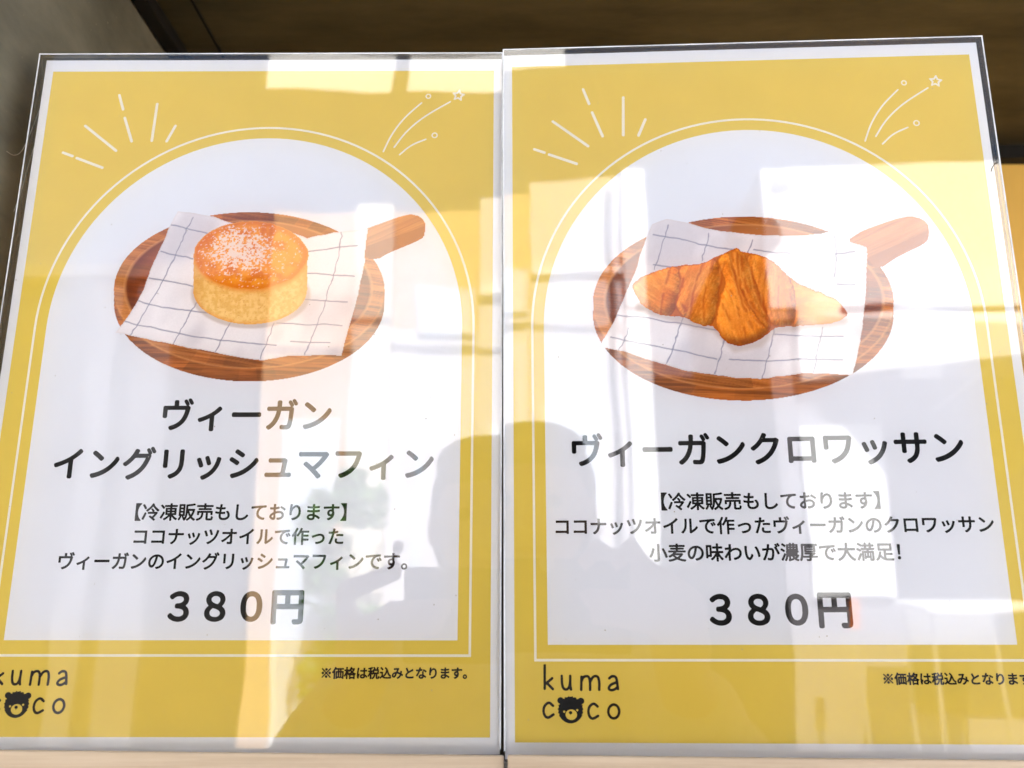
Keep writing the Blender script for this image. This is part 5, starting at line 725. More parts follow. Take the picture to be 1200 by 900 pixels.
PL = make_poster('L', 'yellow framed poster with a round muffin on a board, left of the two posters', [
    ('title_text', 'title', 'ヴィーガン', -.1, -18.2, 69.6),
    ('title_text', 'title', 'イングリッシュマフィン', 0, -38.25, 154.4),
    ('body_text', 'body', '【冷凍販売もしております】', .4, -57.8, 84.8),
    ('body_text', 'body', 'ココナッツオイルで作った', .2, -67.4, 83.6),
    ('body_text', 'body', 'ヴィーガンのイングリッシュマフィンです。', -1.4, -77.0, 138.2),
    ('price_text', 'price', '３８０円', 1.2, -94.2, 53.0),
    ('note_text', 'note', '※価格は税込みとなります。', 63.9, -118.9, 55.8)])
PR = make_poster('R', 'yellow framed poster with a croissant on a board, right of the two posters', [
    ('title_text', 'title', 'ヴィーガンクロワッサン', 0, -32.2, 154.6),
    ('body_text', 'body', '【冷凍販売もしております】', .1, -52.8, 85.2),
    ('body_text', 'body', 'ココナッツオイルで作ったヴィーガンのクロワッサン', .4, -62.3, 169.4),
    ('body_text', 'body', '小麦の味わいが濃厚で大満足！', .3, -72.6, 96.4),
    ('price_text', 'price', '３８０円', 1.1, -94.0, 54.0),
    ('note_text', 'note', '※価格は税込みとなります。', 65.2, -119.1, 55.8)])

# the muffin photograph
ph = thing_part('food_photo', PL)
HB = (-78, 88, -12, 92)
print_part('board_print', HOM['L'], HB, .12, board_fn((292.2, 340.0), 158.9, 91.5, 16, (291, 338.4, 144.5, 79.5),
           curve(T1([(890, 150), (930, 140), (958, 130), (1040, 100), (1070, 91), (1092, 88), (1118, 94), (1134, 108), (1140, 122), (1138, 150), (1134, 166), (1120, 176), (1080, 194), (1040, 210), (1000, 228), (985, 240), (930, 240)]), 1, True),
           (T1([(1000, 176)])[0], T1([(1140, 128)])[0]), 5), ph)
nap = T1([(308, 80), (345, 82), (430, 95), (482, 117), (560, 130), (700, 152), (745, 165), (840, 150), (947, 136), (936, 250), (916, 360), (886, 460), (857, 562),
          (760, 562), (680, 566), (600, 579), (540, 574), (450, 556), (350, 540), (230, 512), (100, 486), (150, 420), (196, 340), (220, 270), (252, 200), (280, 130)])
nl = [(T1([(360, 100), (330, 165), (300, 235), (262, 310), (215, 395), (153, 492)]), .5), (T1([(372, 385), (340, 440), (293, 526)]), .5),
      (T1([(482, 455), (460, 500), (434, 556)]), .5), (T1([(632, 455), (612, 510), (585, 572)]), .5), (T1([(858, 150), (850, 230), (820, 330), (790, 420), (736, 560)]), .5),
      (T1([(290, 126), (340, 136), (410, 154)]), .6), (T1([(254, 214), (300, 224), (362, 240)]), .6), (T1([(214, 304), (280, 312), (360, 330)]), .6),
      (T1([(172, 378), (240, 398), (330, 412), (420, 420), (520, 442)]), .6), (T1([(128, 446), (240, 472), (350, 498), (460, 510), (640, 528)]), .6),
      (T1([(745, 212), (820, 206), (910, 195)]), .6), (T1([(740, 286), (820, 292), (900, 295)]), .6), (T1([(700, 372), (800, 378), (876, 382)]), .6),
      (T1([(640, 455), (760, 458), (860, 460)]), .55), (T1([(690, 516), (760, 520), (820, 520)]), .55)]
print_part('napkin_print', HOM['L'], HB, .16, napkin_fn(nap, nl, lambda u, v: sst(1.13, .98, ((u - 294) / 68) ** 2 + ((v - 345) / 39) ** 2) + 0 * u, 14), ph)
print_part('muffin_print', HOM['L'], HB, .20, muffin_fn, ph)

# the croissant photograph
ph = thing_part('food_photo', PR)
HB = (-78, 90, -16, 92)
print_part('board_print', HOM['R'], HB, .12, board_fn((871.0, 354.5), 176.5, 101.0, 14.5, (872, 353, 163.0, 89.5),
           curve(T2([(890, 150), (930, 122), (960, 108), (1040, 80), (1080, 69), (1110, 66), (1142, 74), (1162, 90), (1169, 106), (1168, 134), (1164, 150), (1146, 164), (1100, 186), (1060, 206), (1030, 226), (1010, 240), (940, 240)]), 1, True),
           (T2([(1000, 190)])[0], T2([(1168, 112)])[0]), 21), ph)
nap = T2([(240, 92), (290, 76), (360, 88), (430, 108), (520, 122), (620, 132), (720, 132), (800, 124), (836, 118), (905, 150), (962, 170), (958, 300), (948, 420), (938, 490), (914, 600),
          (840, 596), (760, 594), (690, 600), (600, 612), (520, 608), (440, 598), (340, 582), (240, 552), (150, 520), (60, 506), (110, 420), (150, 330), (190, 230), (215, 150)])
nl = [(T2([(296, 98), (276, 160), (246, 246)]), .5), (T2([(432, 124), (420, 170), (406, 216)]), .5), (T2([(576, 146), (566, 180), (556, 200)]), .5),
      (T2([(852, 134), (856, 200), (850, 270)]), .5), (T2([(342, 410), (318, 480), (290, 560)]), .5), (T2([(482, 480), (470, 540), (448, 600)]), .5),
      (T2([(652, 440), (636, 500), (610, 608)]), .5), (T2([(812, 440), (796, 500), (780, 598)]), .5), (T2([(160, 440), (148, 480), (124, 520)]), .5),
      (T2([(244, 128), (330, 142), (430, 166), (520, 180)]), .6), (T2([(580, 180), (640, 188), (700, 192)]), .6), (T2([(244, 230), (290, 236), (340, 238)]), .6),
      (T2([(850, 192), (880, 190), (918, 184)]), .7), (T2([(860, 296), (890, 296), (918, 296)]), .7), (T2([(120, 398), (200, 404), (270, 416), (470, 450)]), .6),
      (T2([(100, 470), (220, 496), (340, 520), (460, 545)]), .6), (T2([(500, 545), (620, 552), (740, 546), (880, 548)]), .6), (T2([(650, 462), (760, 470), (880, 470)]), .6)]
out = T2([(168, 302), (186, 280), (238, 256), (330, 228), (400, 226), (452, 204), (500, 182), (524, 170), (548, 188), (610, 196), (660, 226), (712, 286), (800, 320), (862, 346), (896, 386),
          (890, 408), (840, 428), (760, 436), (700, 436), (652, 442), (600, 488), (520, 506), (474, 484), (452, 438), (400, 434), (340, 404), (300, 402), (250, 396), (196, 356)])
segs = [(T2([(160, 302), (238, 250), (330, 222), (350, 300), (322, 370), (300, 410), (240, 400), (185, 350)]), .5, 1.04, T2([(250, 300)])[0] + (26,)),
        (T2([(318, 232), (400, 222), (460, 200), (470, 300), (452, 440), (392, 438), (326, 395), (312, 350), (340, 300)]), 1.9, 1.0, T2([(390, 290)])[0] + (30,)),
        (T2([(640, 200), (720, 290), (870, 345), (900, 390), (880, 412), (740, 440), (700, 440), (690, 330)]), .25, 1.02, T2([(790, 370)])[0] + (26,)),
        (T2([(555, 188), (612, 194), (664, 228), (716, 292), (722, 360), (716, 440), (640, 446), (600, 330), (560, 240)]), 1.45, .97, T2([(640, 300)])[0] + (28,)),
        (T2([(452, 204), (505, 176), (550, 300), (600, 400), (648, 440), (600, 490), (520, 508), (470, 484), (448, 420), (462, 340), (486, 300), (470, 250)]), 1.15, 1.04, T2([(520, 400)])[0] + (34,)),
        (T2([(498, 184), (524, 166), (552, 190), (580, 270), (612, 360), (646, 436), (622, 452), (570, 380), (530, 300), (500, 230)]), 1.1, .96, T2([(545, 260)])[0] + (18,))]
print_part('napkin_print', HOM['R'], HB, .16, napkin_fn(nap, nl, lambda u, v: sst(9, 1, pdist(T2([(200, 372), (300, 404), (450, 440), (520, 508), (600, 492), (650, 446), (880, 414)]), u, v, False)), 33), ph)
print_part('croissant_print', HOM['R'], HB, .20, croissant_fn(segs, out), ph)
place(PL, POSE['L'])
place(PR, POSE['R'])


# ------------------------------------------------------------------ clear acrylic stands
def make_stand(label, pose, x0, x1, ytop, seed):
    S = thing('sign_stand', label, 'sign holder', group='clear acrylic sign stands')
    y0 = -(pose[0][2] - ZL) * 1000 + .6       # rests on the ledge
    th = 2.0; r = 1.2; zi = .6; zo = zi + th
    # profile of the bent sheet in (z, y): inner and outer line, both from the top down and out along the foot
    outer = [(zo, ytop)] + [(zo + r - r * math.cos(t), y0 + th + r - r * math.sin(t)) for t in [math.pi / 2 * k / 8 for k in range(9)]] + [(zo + r + .3, y0 + th)]
    R2 = r + th
    inner = [(zi, ytop)] + [(zo + r - R2 * math.cos(t), y0 + th + r - R2 * math.sin(t)) for t in [math.pi / 2 * k / 8 for k in range(9)]] + [(zo + r + .3, y0)]
    bm = bmesh.new()
    k = .001
    def row(L, x): return [bm.verts.new((x * k, p[1] * k, p[0] * k)) for p in L]
    oL, oR, iL, iR = row(outer, x0), row(outer, x1), row(inner, x0), row(inner, x1)
    n = len(outer)
    for i in range(n - 1):
        f = bm.faces.new((oL[i], oL[i + 1], oR[i + 1], oR[i])); f.material_index = 0; f.smooth = 0 < i < n - 2
        f = bm.faces.new((iL[i], iR[i], iR[i + 1], iL[i + 1])); f.material_index = 1; f.smooth = 0 < i < n - 2
        f = bm.faces.new((oL[i], iL[i], iL[i + 1], oL[i + 1])); f.material_index = 2
        f = bm.faces.new((oR[i], oR[i + 1], iR[i + 1], iR[i])); f.material_index = 2
    for a in (0, n - 1):
        f = bm.faces.new((oL[a], oR[a], iR[a], iL[a])); f.material_index = 2
    bmesh.ops.recalc_face_normals(bm, faces=bm.faces[:])
    me = bpy.data.meshes.new('front_sheet'); bm.to_mesh(me); bm.free()
    link('front_sheet', me, [M['acr'], M['acr_in'], M['acr_edge']], S)
    b = MB().box(x0 * k, x1 * k, (y0 + 1.5) * k, (ytop - .2) * k, -.0025, -.0005)
    for fc in b.bm.faces:
        fc.normal_update()
        fc.material_index = 0 if abs(fc.normal.z) > .5 else 1
    b.build('back_sheet', [M['acr_in'], M['acr_edge']], S)
    rim = MB()  # strips that put the bright edge lines into colour
    zr0, zr1 = (zo + .01) * k, (zo + .06) * k
    rim.box(x0 * k, (x0 + .55) * k, (y0 + 6) * k, ytop * k, zr0, zr1)
    rim.box((x1 - .55) * k, x1 * k, (y0 + 6) * k, ytop * k, zr0, zr1)
    rim.box((x0 + .56) * k, (x1 - .56) * k, (ytop - .55) * k, ytop * k, zr0, zr1)
    rim.build('edge_glow_strips', M['rim'], S)
    # dust specks and a fibre caught on the front
    rr = random.Random(seed)
    d = MB()
    for _ in range(70):
        x = rr.uniform(x0 + 3, x1 - 3) * k; y = rr.uniform(-140, ytop - 3) * k; s = rr.choice((.10, .14, .2, .26)) * k
        a0 = rr.uniform(0, 6)
        d.poly([(x + s * rr.uniform(.6, 1.3) * math.cos(a0 + q), y + s * math.sin(a0 + q), (zo + .02) * k) for q in (0, 1.1, 2.2, 3.3, 4.4, 5.4)])
    o = d.build('dust', mat('grey dust', (.32, .29, .24), .9, .1, var=.3, scale=50), S)
    o['kind'] = 'stuff'
    return S, zo


SL, zo = make_stand('clear acrylic stand holding the muffin poster', POSE['L'], -106.6, 104.9, 149.2, 3)
SR, zo = make_stand('clear acrylic stand holding the croissant poster', POSE['R'], -104.7, 106.0, 149.0, 8)
place(SL, POSE['L'])
place(SR, POSE['R'])
sf = MB().tube([(104.6 * .001, 88.5 * .001, .0028), (103.2 * .001, 87.6 * .001, .0029), (102.0 * .001, 85.9 * .001, .0029), (101.4 * .001, 84.2 * .001, .0028)], .0002, 6)
sf.build('scratch', mat('dark scratch', (.08, .06, .04), .8, .2, var=.2, scale=40), SR)
tag(MB().box(-.022, .014, .338, .352, Z(ZL), Z(.205), bev=.001).build('slit_darkening_post', m_ceil),  # added so that the slit between the stands comes out dark
    'dark brown post added to darken the slit between the two poster stands', 'post')
fl = MB(); rr = random.Random(12)
for _ in range(130):
    y = rr.uniform(.305, .46); z = rr.uniform(.05, .335) if rr.random() < .5 else rr.gauss(.27, .03)
    if z > HC - .004: continue
    q = rr.choice((.00015, .0002, .0003, .0005)); a0 = rr.uniform(0, 6)
    fl.poly([(XL + .0002, y + q * rr.uniform(.5, 1.4) * math.cos(a0 + t_), Z(z) + q * math.sin(a0 + t_)) for t_ in (0, 1.2, 2.5, 3.8, 5)])
tag(fl.build('flecks', mat('pale fleck', (.36, .32, .24), .8, .2, var=.3, scale=60)), kind='stuff')
# pale hair-like scratches on the grey side wall
m_hair = mat('pale scratch', (.5, .46, .36), .7, .2, var=.2, scale=60)
HAIRS = [[(.3545, .226), (.3500, .218), (.3465, .205), (.3440, .196), (.3405, .188), (.3360, .1845), (.331, .184)],
         [(.3520, .204), (.3495, .196), (.3470, .184), (.3455, .172), (.3420, .160)]]
for L, hl in zip(HAIRS, ('longer pale scratch hooking forward, on the grey side wall by the muffin poster', 'shorter straighter pale scratch just below the hooked one, on the grey side wall')):
    t = MB().tube([(XL + .0002, y, Z(z)) for y, z in curve(L, 2)], .00016, 5).build('scratch', m_hair)
    tag(t, hl, 'scratch', 'scratches on the side wall')

# ------------------------------------------------------------------ the street behind the photographer, seen mirrored in the acrylic
m_ground = mat('pale worn paving', (.58, .55, .50), .85, .2, var=.2, scale=2, bump=.2)
tag(MB().box(-60, 60, -60, 60, -.3, 0).build('ground', m_ground), kind='structure')
m_road = mat('pale concrete lane', (.52, .50, .47), .9, .2, var=.25, scale=6, bump=.2)
tag(MB().box(-30, 30, -4.1, -1.5, .0, .004).build('road', m_road), kind='structure')
D = 5.5


def wall_block(label, name, x0, x1, z1, m, y=-5.5, depth=4, cat='building', z0=0.0):
    b = thing(name, label, cat, ((x0 + x1) / 2, y, 0))
    cx = (x0 + x1) / 2
    MB().box(x0 - cx, x1 - cx, -depth, 0, z0, z1).build('wall', m, b)
    return b, cx


m_tan = mat('warm tan render', (.66, .45, .27), .8, .2, var=.1, scale=2, bump=.1)
m_cream = mat('cream render', (.86, .80, .66), .8, .2, var=.05, scale=3)
m_white = mat('white render', (.86, .87, .88), .75, .2, var=.05, scale=3)
m_lilac = mat('pale grey render', (.66, .64, .67), .8, .2, var=.08, scale=2)
m_shadewall = mat('shade darkened siding', (.030, .029, .028), .75, .3, var=.2, scale=4, stretch=(6, 6, .5))  # near-black base: the shade on these walls is put into the colour
m_chars = mat('grey downpipe paint', (.13, .13, .14), .6, .3, var=.1, scale=5)
m_grey = mat('mid grey render', (.24, .23, .25), .8, .2, var=.1, scale=2)
m_awnshade = mat('dark awning shade', (.05, .055, .06), .3, .4, var=.1, scale=3)  # dark tone painted for the shade below the awning
m_pale = mat('pale blue door paint', (.66, .74, .84), .5, .4, var=.05, scale=5)
m_leaf = mat('green leaves', (.10, .24, .05), .55, .4, col2=(.17, .34, .07), scale=9)
m_bark = mat('brown stem bark', (.12, .08, .05), .85, .2, var=.3, scale=20)
m_terra = mat('terracotta', (.45, .2, .1), .8, .2, var=.15, scale=12)
m_sail = mat('white canvas', (.9, .9, .88), .8, .2, var=.04, scale=6)
m_orange = mat('orange board', (.75, .2, .03), .6, .3, var=.1, scale=6)
m_steel = mat('grey steel', (.3, .3, .31), .4, .5, var=.1, scale=10)

b, cx = wall_block('low building left of the tan house, shade put into its dark siding, seen mirrored', 'dark_building', -9, -2.02, 3.75, m_shadewall)  # dark colour stands in for a wall lying in shade
for x0, x1 in ((-3.36, -3.14), (-3.0, -2.72)):
    MB().box(x0 - cx, x1 - cx, .004, .06, 0, 3.72).build('pilaster', m_chars, b)
MB().box(-9 - cx, -2.022 - cx, -.02, .12, 3.752, 3.85).build('coping', m_chars, b)

b, cx = wall_block('tan rendered house with a cream corner column, seen mirrored', 'tan_house', -2.0, -.32, 4.33, m_tan)
MB().box(-1.28 - cx, -1.0 - cx, .003, .14, 0, 4.33).build('column', m_cream, b)
MB().box(-.995 - cx, -.325 - cx, .003, .02, 0, 3.32).build('rendered_panel', m_lilac, b)
fr = MB().box(-.80 - cx, -.34 - cx, .021, .07, 3.20, 3.66).build('window', m_lilac, b)
MB().box(-.75 - cx, -.39 - cx, .071, .075, 3.24, 3.62).build('pane', m_pale, fr)
dr = MB().box(-.78 - cx, -.36 - cx, .021, .06, .05, 3.02).build('door', m_pale, b)
MB().box(-.72 - cx, -.42 - cx, .061, .066, .35, 2.9).build('panel', m_lilac, dr)
d2 = MB().box(-1.78 - cx, -1.36 - cx, .003, .05, .05, 2.62).build('door', m_white, b)
MB().box(-1.73 - cx, -1.41 - cx, .051, .055, .3, 2.55).build('pane', m_pale, d2)

b, cx = wall_block('pale grey house with one bright white corner column, seen mirrored', 'white_house', -.316, .42, 4.44, m_lilac)
MB().box(.42 - cx, .60 - cx, -4, .10, 0, 4.45).build('column', m_white, b)
wf = MB().box(-.24 - cx, .16 - cx, .003, .05, 1.75, 2.55).build('window', m_white, b)
for k in range(2):
    MB().box(-.20 + .19 * k - cx, -.03 + .19 * k - cx, .051, .054, 1.80, 2.50).build('pane', m_pale, wf)
MB().box(-.26 - cx, .20 - cx, .003, .10, 1.68, 1.745).build('sill', m_white, b)
MB().tube([(.32 - cx, .03, 0), (.32 - cx, .03, 4.3)], .025, 10).build('downpipe', m_chars, b)
MB().box(-.31 - cx, .41 - cx, .003, .05, 3.62, 3.68).build('string_course', m_white, b)

b, cx = wall_block('back building at the end of the alley, shade put into its dark colour, seen mirrored', 'alley_building', -.5, 4.2, 4.6, m_shadewall, y=-14, depth=3)  # alley shade painted as wall colour
MB().box(.4 - cx, 3.2 - cx, .004, .06, 1.2, 1.5).build('ledge_band', m_chars, b)

b, cx = wall_block('bright cafe building with a sloping white awning, seen mirrored', 'cafe_building', 1.50, 7.0, 4.46, m_grey)
MB().box(1.485 - cx, 1.498 - cx, -3.98, -.002, 0, 4.44).build('side_shade_sheet', m_shadewall, b)  # dark sheet stands in for shade on the alley side of the cafe
MB().box(1.51 - cx, 3.45 - cx, .003, .012, 3.3, 4.455).build('fascia', m_white, b)
MB().box(1.70 - cx, 2.02 - cx, .003, .12, 2.75, 3.298).build('pillar', m_white, b)
MB().box(2.45 - cx, 2.7 - cx, .003, .05, 2.75, 3.298).build('shutter', m_white, b)
MB().box(2.30 - cx, 6.9 - cx, .003, .03, .4, 2.74).build('awning_shade_panel', m_awnshade, b)  # dark panel stands in for the shaded wall under the awning
MB().box(1.68 - cx, 2.26 - cx, .003, .05, 1.15, 2.40).build('door', m_white, b)
aw = thing_part('awning', b)
p0, p1 = Vector((1.73 - cx, .05, 2.86)), Vector((2.95 - cx, 1.05, 2.86))
q1, q0 = Vector((4.2 - cx, .05, 3.25)), Vector((1.75 - cx, .05, 3.22))
MB().prism([p0, p1, q1, q0], (0, 0, .02)).build('canopy', m_sail, aw)
MB().prism([p0, p1, p1 + Vector((0, 0, -.17)), p0 + Vector((0, 0, -.10))], (.012, -.012, 0)).build('valance', m_sail, aw)
MB().tube([p1 + Vector((-.05, -.03, -.03)), (2.6 - cx, .06, 2.5)], .015, 8).build('arm', m_steel, aw)

t = thing('cafe_table', 'white cafe table in front of the cafe building, seen mirrored', 'table', (2.45, -4.9, 0))
MB().box(-.33, .33, -.25, .25, 1.11, 1.15, bev=.008).build('table_top', m_white, t)
MB().box(-.30, .30, -.22, -.20, .88, 1.108).build('apron', m_white, t)
for sx in (-1, 1):
    for sy in (-1, 1):
        MB().tube([(sx * .29, sy * .21, 0), (sx * .29, sy * .21, 1.108)], .016, 8).build('leg', m_steel, t)
t = thing('signboard', 'small orange standing signboard by the cafe door, seen mirrored', 'sign', (1.80, -4.95, 0))
MB().box(-.03, .03, -.012, .012, .98, 1.16, bev=.004).build('board', m_orange, t)
MB().tube([(0, 0, .02), (0, 0, .98)], .012, 8).build('post', m_steel, t)
MB().box(-.12, .12, -.1, .1, 0, .02, bev=.004).build('base', m_steel, t)

t = thing('wall_lamp', 'small dark lamp on a bent arm by the cafe fascia, seen mirrored', 'lamp', (1.60, -5.48, 4.28))
MB().tube([(.08, 0, .16), (.06, .12, .10), (0, .22, 0)], .012, 8).build('arm', m_steel, t)
MB().tube([(0, .22, .02), (0, .22, -.02), (0, .22, -.12)], [.02, .05, .09], 16).build('shade', m_steel, t)
for k, (zz, yy, sag) in enumerate(((5.05, -4.2, .16), (5.35, -4.0, .22))):
    pts = [(-6 + 12 * i / 24, yy, zz - sag * (1 - ((i - 12) / 12) ** 2)) for i in range(25)]
    tag(MB().tube(pts, .009, 6).build('overhead_cable', m_steel), ('lower' if k == 0 else 'upper') + ' black overhead cable sagging across the street, seen mirrored', 'cable', 'overhead cables across the street')
# white sail added over the street to mirror as a bright patch
t = thing('bright_patch_sail', 'white cloth sail added high over the street, mirrored as a bright patch', 'shade sail', (-.95, -5.2, 5.36))
MB().prism([(-1.1, 0, -.09), (-.09, 0, -.09), (.02, 0, .75), (-1.1, 0, .75)], (0, -.012, 0)).build('cloth', m_sail, t)
MB().prism([(.05, 0, -.09), (.92, 0, -.09), (.92, 0, .75), (.12, 0, .75)], (0, -.012, 0)).build('cloth', m_sail, t)
for a, bb in (((-1.1, 0, .75), (-2.6, -1.2, .3)), ((.92, 0, .75), (1.4, -1.2, -.2))):
    MB().tube([a, bb], .006, 6).build('rope', m_steel, t)
MB().tube([(-1.1, 0, .755), (.92, 0, .755)], .01, 6).build('rope', m_steel, t)

# shrub in a pot
t = thing('potted_shrub', 'leafy green shrub in a terracotta pot by the tan house, seen mirrored', 'plant', (-1.12, -4.75, 0))
MB().tube([(0, 0, 0), (0, 0, .06), (0, 0, .34), (0, 0, .36)], [.15, .16, .20, .20], 20).build('pot', m_terra, t)
sm = MB()
rr = random.Random(4)
tips = []
for k in range(9):
    a = rr.uniform(0, 6.28); q = rr.uniform(.08, .24)
    tip = (q * math.cos(a), q * math.sin(a), rr.uniform(1.2, 1.75)); tips.append(tip)
    sm.tube([(0, 0, .34), (tip[0] * .35, tip[1] * .35, .8), tip], [.016, .010, .004], 6)
sm.build('stem', m_bark, t)
bm = bmesh.new()
clumps = [(rr.uniform(-.22, .22), rr.uniform(-.16, .16), rr.uniform(.55, 1.95), rr.uniform(.09, .17)) for _ in range(17)] + [(.02, 0, 2.05, .08), (-.12, .02, 1.9, .09)]
for k in range(2600):
    qx, qy, qz, qr = clumps[k % len(clumps)]
    rad = qr * rr.random() ** .5; z = qz + qr * rr.uniform(-.9, .9)
    a = rr.uniform(0, 6.28)
    c = Vector((qx + rad * math.cos(a), qy + rad * math.sin(a), z)); l = rr.uniform(.03, .065)
    e = Euler((rr.uniform(-1, 1), rr.uniform(-.8, .8), rr.uniform(0, 6.28))).to_matrix()
    vs = [bm.verts.new(c + e @ Vector(p)) for p in ((0, -l, 0), (l * .36, 0, .006), (0, l, 0), (-l * .36, 0, .006))]
    bm.faces.new(vs)
me = bpy.data.meshes.new('foliage'); bm.to_mesh(me); bm.free()
link('foliage', me, m_leaf, t)


# ------------------------------------------------------------------ the photographer and the phone
def skin(name, V, E_, m, parent, vox=.006, extra=None, root=0, sub=1):
    """one continuous surface grown round a skeleton: V = {key: (x, y, z, radius)}"""
    keys = list(V)
    me = bpy.data.meshes.new('sk')
    me.from_pydata([V[k][:3] for k in keys], [(keys.index(a), keys.index(b_)) for a, b_ in E_], [])
    o = bpy.data.objects.new('sk', me); COL.objects.link(o)
    md = o.modifiers.new('skin', 'SKIN')
    for i, k in enumerate(keys):
        sv = me.skin_vertices[0].data[i]
        r = V[k][3]; sv.radius = (r, V[k][4] if len(V[k]) > 4 else r); sv.use_root = i == root
    sb = o.modifiers.new('sub', 'SUBSURF'); sb.levels = sb.render_levels = sub
    base = bpy.data.meshes.new_from_object(o.evaluated_get(bpy.context.evaluated_depsgraph_get()))
    bpy.data.objects.remove(o)
    bm = bmesh.new(); bm.from_mesh(base)
    if extra: extra(bm)
    me2 = bpy.data.meshes.new(name); bm.to_mesh(me2); bm.free()
    o = bpy.data.objects.new('rm', me2); COL.objects.link(o)
    rm = o.modifiers.new('rm', 'REMESH'); rm.mode = 'VOXEL'; rm.voxel_size = vox
    sm_ = o.modifiers.new('sm', 'SMOOTH'); sm_.iterations = 3; sm_.factor = .5
    fin = bpy.data.meshes.new_from_object(o.evaluated_get(bpy.context.evaluated_depsgraph_get()))
    bpy.data.objects.remove(o)
    fin.name = name; fin.materials.clear()
    for p in fin.polygons: p.use_smooth = True
    return link(name, fin, m, parent)


def ball(bm, c, r, s=(1, 1, 1)):
    bmesh.ops.create_icosphere(bm, subdivisions=3, radius=1, matrix=Matrix.Translation(c) @ Matrix.Diagonal((r * s[0], r * s[1], r * s[2], 1)))


m_skin = mat('skin', (.50, .30, .22), .5, .35, var=.08, scale=14)
m_jkt = mat('pale grey jacket', (.45, .45, .46), .85, .2, var=.25, scale=30, bump=.2)
m_trs = mat('pale beige trousers', (.42, .38, .32), .9, .2, var=.2, scale=30)
m_hair2 = mat('black hair', (.012, .010, .009), .5, .3, var=.3, scale=60, stretch=(1, 1, .2))
m_shoe = mat('black shoes', (.02, .02, .02), .5, .3, var=.2, scale=20)
m_eye = mat('eye', (.03, .02, .02), .2, .5, var=.1, scale=50)
m_lip = mat('lips', (.36, .14, .12), .5, .3, var=.1, scale=50)
PX, PY = -.040, -.58
per = thing('person', 'person in a pale grey jacket holding up a phone, seen mirrored in the posters', 'person', (PX, PY, 0))
H = dict
V = dict(pel=(0, 0, .93, .12), sp=(0, .01, 1.09, .115), ch=(0, .005, 1.25, .125), nb=(0, 0, 1.365, .062), nk=(0, .012, 1.42, .052), hl=(0, .035, 1.475, .062), hm=(0, .018, 1.54, .079), ht=(0, .008, 1.60, .062))
E_ = [('pel', 'sp'), ('sp', 'ch'), ('ch', 'nb'), ('nb', 'nk'), ('nk', 'hl'), ('hl', 'hm'), ('hm', 'ht')]
# phone in landscape: x from -.088 to .066 (world), z just under the lens
HANDS = {}
for s, sg in (('l', -1), ('r', 1)):
    wx = (-.128 if sg < 0 else .110) - PX; wy = -.062 - PY; wz = EYE - .085
    V.update({'sh' + s: (sg * .150, .02, 1.335, .056), 'el' + s: (sg * .225, .225, 1.185, .040), 'fo' + s: (sg * .225 + (wx - sg * .225) * .45, .35, 1.26, .037),
              'wr' + s: (wx, wy - .02, wz, .025, .02), 'pa' + s: (wx - sg * .004, wy + .022, wz + .035, .032, .018),
              'hp' + s: (sg * .088, 0, .86, .09), 'kn' + s: (sg * .10, .015, .48, .058), 'ca' + s: (sg * .10, -.01, .34, .052), 'an' + s: (sg * .10, -.005, .09, .038), 'to' + s: (sg * .115, .13, .035, .034)})
    E_ += [('ch', 'sh' + s), ('sh' + s, 'el' + s), ('el' + s, 'fo' + s), ('fo' + s, 'wr' + s), ('wr' + s, 'pa' + s), ('pel', 'hp' + s), ('hp' + s, 'kn' + s), ('kn' + s, 'ca' + s), ('ca' + s, 'an' + s), ('an' + s, 'to' + s)]
    P = Vector((wx - sg * .004, wy + .022, wz + .035))
    # fingers curl round the phone's outer edge onto its back; the index finger of the left hand stands up beside the lens
    ph_x = (-.088 if sg < 0 else .066) - PX
    yb = -.006 - PY
    for k, (dz, ln) in enumerate(((.024, .036), (.008, .040), (-.008, .036), (-.023, .028))):
        a = P + Vector((sg * .012, .016, dz * .8)); tipx = ph_x - sg * ln
        if k == 0 and sg < 0:
            c = [a, a + Vector((.004, .022, .018)), Vector((ph_x - .006, yb + .008, EYE + .000 )), Vector((ph_x - .004, yb + .008, EYE + .020))]
        elif k < 2:
            fx = (.036 if k else .062) - PX
            c = [a, Vector((fx + .016, yb - .020, EYE - .004)), Vector((fx + .004, yb - .004, EYE + .013)), Vector((fx - .006, yb + .010, EYE + .001))]
        else:
            zf = EYE - .02 + dz
            c = [a, Vector((ph_x + sg * .010, yb - .014, zf)), Vector((ph_x + sg * .006, yb + .006, zf)), Vector((tipx, yb + .011, zf + .004))]
        for i, q in enumerate(c): V['f%s%d%d' % (s, k, i)] = tuple(q) + ((.0095, .0090, .0085, .0072)[i],)
        HANDS.setdefault(s, []).append([('f%s%d%d' % (s, k, i), 'f%s%d%d' % (s, k, i + 1)) for i in range(3)])
    th = [P + Vector((-sg * .012, .0, .004)), P + Vector((-sg * .028, .006, .018)), Vector((ph_x - sg * .03, -.026 - PY, EYE - .028)), Vector((ph_x - sg * .042, -.025 - PY, EYE - .018))]
    for i, q in enumerate(th): V['t%s%d' % (s, i)] = tuple(q) + ((.012, .0105, .0095, .008)[i],)
    HANDS[s].append([('t%s%d' % (s, i), 't%s%d' % (s, i + 1)) for i in range(3)])


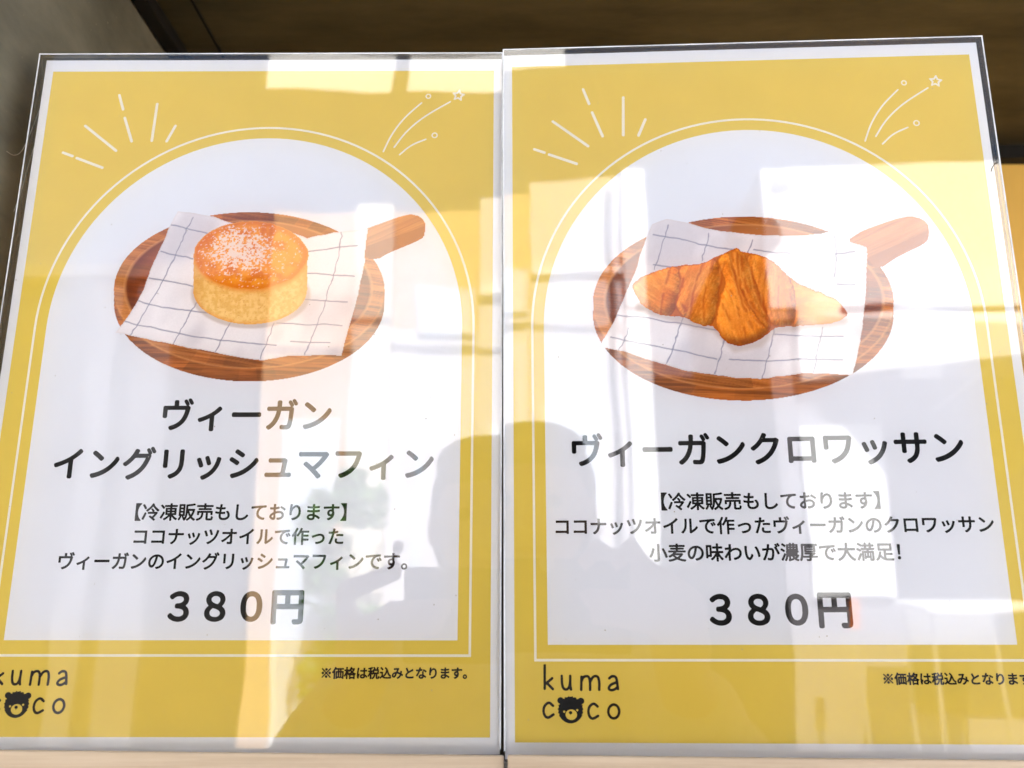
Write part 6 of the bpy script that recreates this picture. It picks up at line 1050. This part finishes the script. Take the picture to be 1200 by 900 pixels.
def fingers(bm):
    # every finger is its own skinned chain rooted inside the palm, welded into the body by the remesh
    for s in HANDS:
        for ch in HANDS[s]:
            ks = [ch[0][0]] + [e[1] for e in ch]
            pts = [Vector(V[k][:3]) for k in ks]; rs = [V[k][3] for k in ks]
            t_ = MB(); t_.tube(pts, rs, 10)
            for p, r in zip(pts, rs): t_.ball(p, r, 2)
            tmp = bpy.data.meshes.new('f'); t_.bm.to_mesh(tmp); t_.bm.free(); bm.from_mesh(tmp)
    hz = 1.52
    ball(bm, (0, .02, hz + .01), .088, (.90, 1.02, 1.22))
    ball(bm, (0, .055, hz - .065), .05, (.9, .8, .75))
    t_ = MB(); t_.tube([(0, .104, hz + .02), (0, .122, hz - .018)], [.008, .013], 10)
    t_.ball((0, .120, hz - .018), .013, 2); t_.ball((.010, .112, hz - .020), .009, 2); t_.ball((-.010, .112, hz - .020), .009, 2)
    for sx in (-1, 1): t_.ball((sx * .082, .012, hz - .005), .028, 2, (.35, .7, 1.1))
    tmp = bpy.data.meshes.new('f'); t_.bm.to_mesh(tmp); t_.bm.free(); bm.from_mesh(tmp)


VB = {k: v for k, v in V.items() if not (k[0] in 'ft' and k[1] in 'lr' and k[-1].isdigit())}
skin('body', VB, E_, m_skin, per, .005, fingers)
for sx in (-1, 1): MB().ball((sx * .032, .100, 1.530), .011, 2, (1.2, .6, .8)).build('eye', m_eye, per, True)
MB().ball((0, .104, 1.462), .02, 2, (1.2, .45, .35)).build('mouth', m_lip, per, True)


def hair_extra(bm):
    ball(bm, (0, -.012, 1.558), .091, (1.0, 1.1, 1.02)); ball(bm, (0, -.045, 1.49), .070, (1.08, .75, 1.1))
    for sx in (-1, 1): ball(bm, (sx * .070, .0, 1.50), .030, (.5, 1.0, 1.6))
    ball(bm, (0, .06, 1.605), .06, (1.3, .8, .7))


skin('hair', dict(a=(0, -.03, 1.56, .08), b=(0, -.045, 1.47, .07)), [('a', 'b')], m_hair2, per, .007, hair_extra)
VJ = {k: (V[k][0], V[k][1], V[k][2], V[k][3] + .022) for k in ('pel', 'sp', 'ch')}
VJ['nb'] = (0, 0, 1.375, .07)
EJ = [('pel', 'sp'), ('sp', 'ch'), ('ch', 'nb')]
for s in 'lr':
    for k in ('sh', 'el', 'fo'): VJ[k + s] = V[k + s][:3] + (V[k + s][3] + .020,)
    a, b_ = Vector(V['fo' + s][:3]), Vector(V['wr' + s][:3])
    VJ['cu' + s] = tuple(a.lerp(b_, .8)) + (.040,)
    EJ += [('ch', 'sh' + s), ('sh' + s, 'el' + s), ('el' + s, 'fo' + s), ('fo' + s, 'cu' + s)]
skin('jacket', VJ, EJ, m_jkt, per, .008)
VT = {'pel': V['pel'][:3] + (.135,)}; ET = []
for s in 'lr':
    for k, r in (('hp', .105), ('kn', .078), ('ca', .07), ('an', .06)): VT[k + s] = V[k + s][:3] + (r,)
    ET += [('pel', 'hp' + s), ('hp' + s, 'kn' + s), ('kn' + s, 'ca' + s), ('ca' + s, 'an' + s)]
skin('trousers', VT, ET, m_trs, per, .009)
for sg in (-1, 1):
    def se(bm, sg=sg):
        ball(bm, (sg * .11, .06, .045), .06, (.75, 2.0, .75)); ball(bm, (sg * .10, -.01, .06), .05, (.9, 1.1, 1.1))
    skin('shoe', dict(a=(sg * .10, -.01, .055, .045), b=(sg * .112, .10, .045, .04)), [('a', 'b')], m_shoe, per, .007, se)

phn = thing('smartphone', 'black smartphone held sideways by the person, seen mirrored', 'phone', (-.011, -.008, EYE - .022))
MB().box(-.077, .077, -.008, .0, -.046, .026, bev=.003).build('body', mat('black phone glass', (.015, .015, .017), .15, .5, var=.1, scale=20), phn)
MB().tube([(.011, .0, .022), (.011, .0015, .022)], .006, 20).build('lens', m_steel, phn)
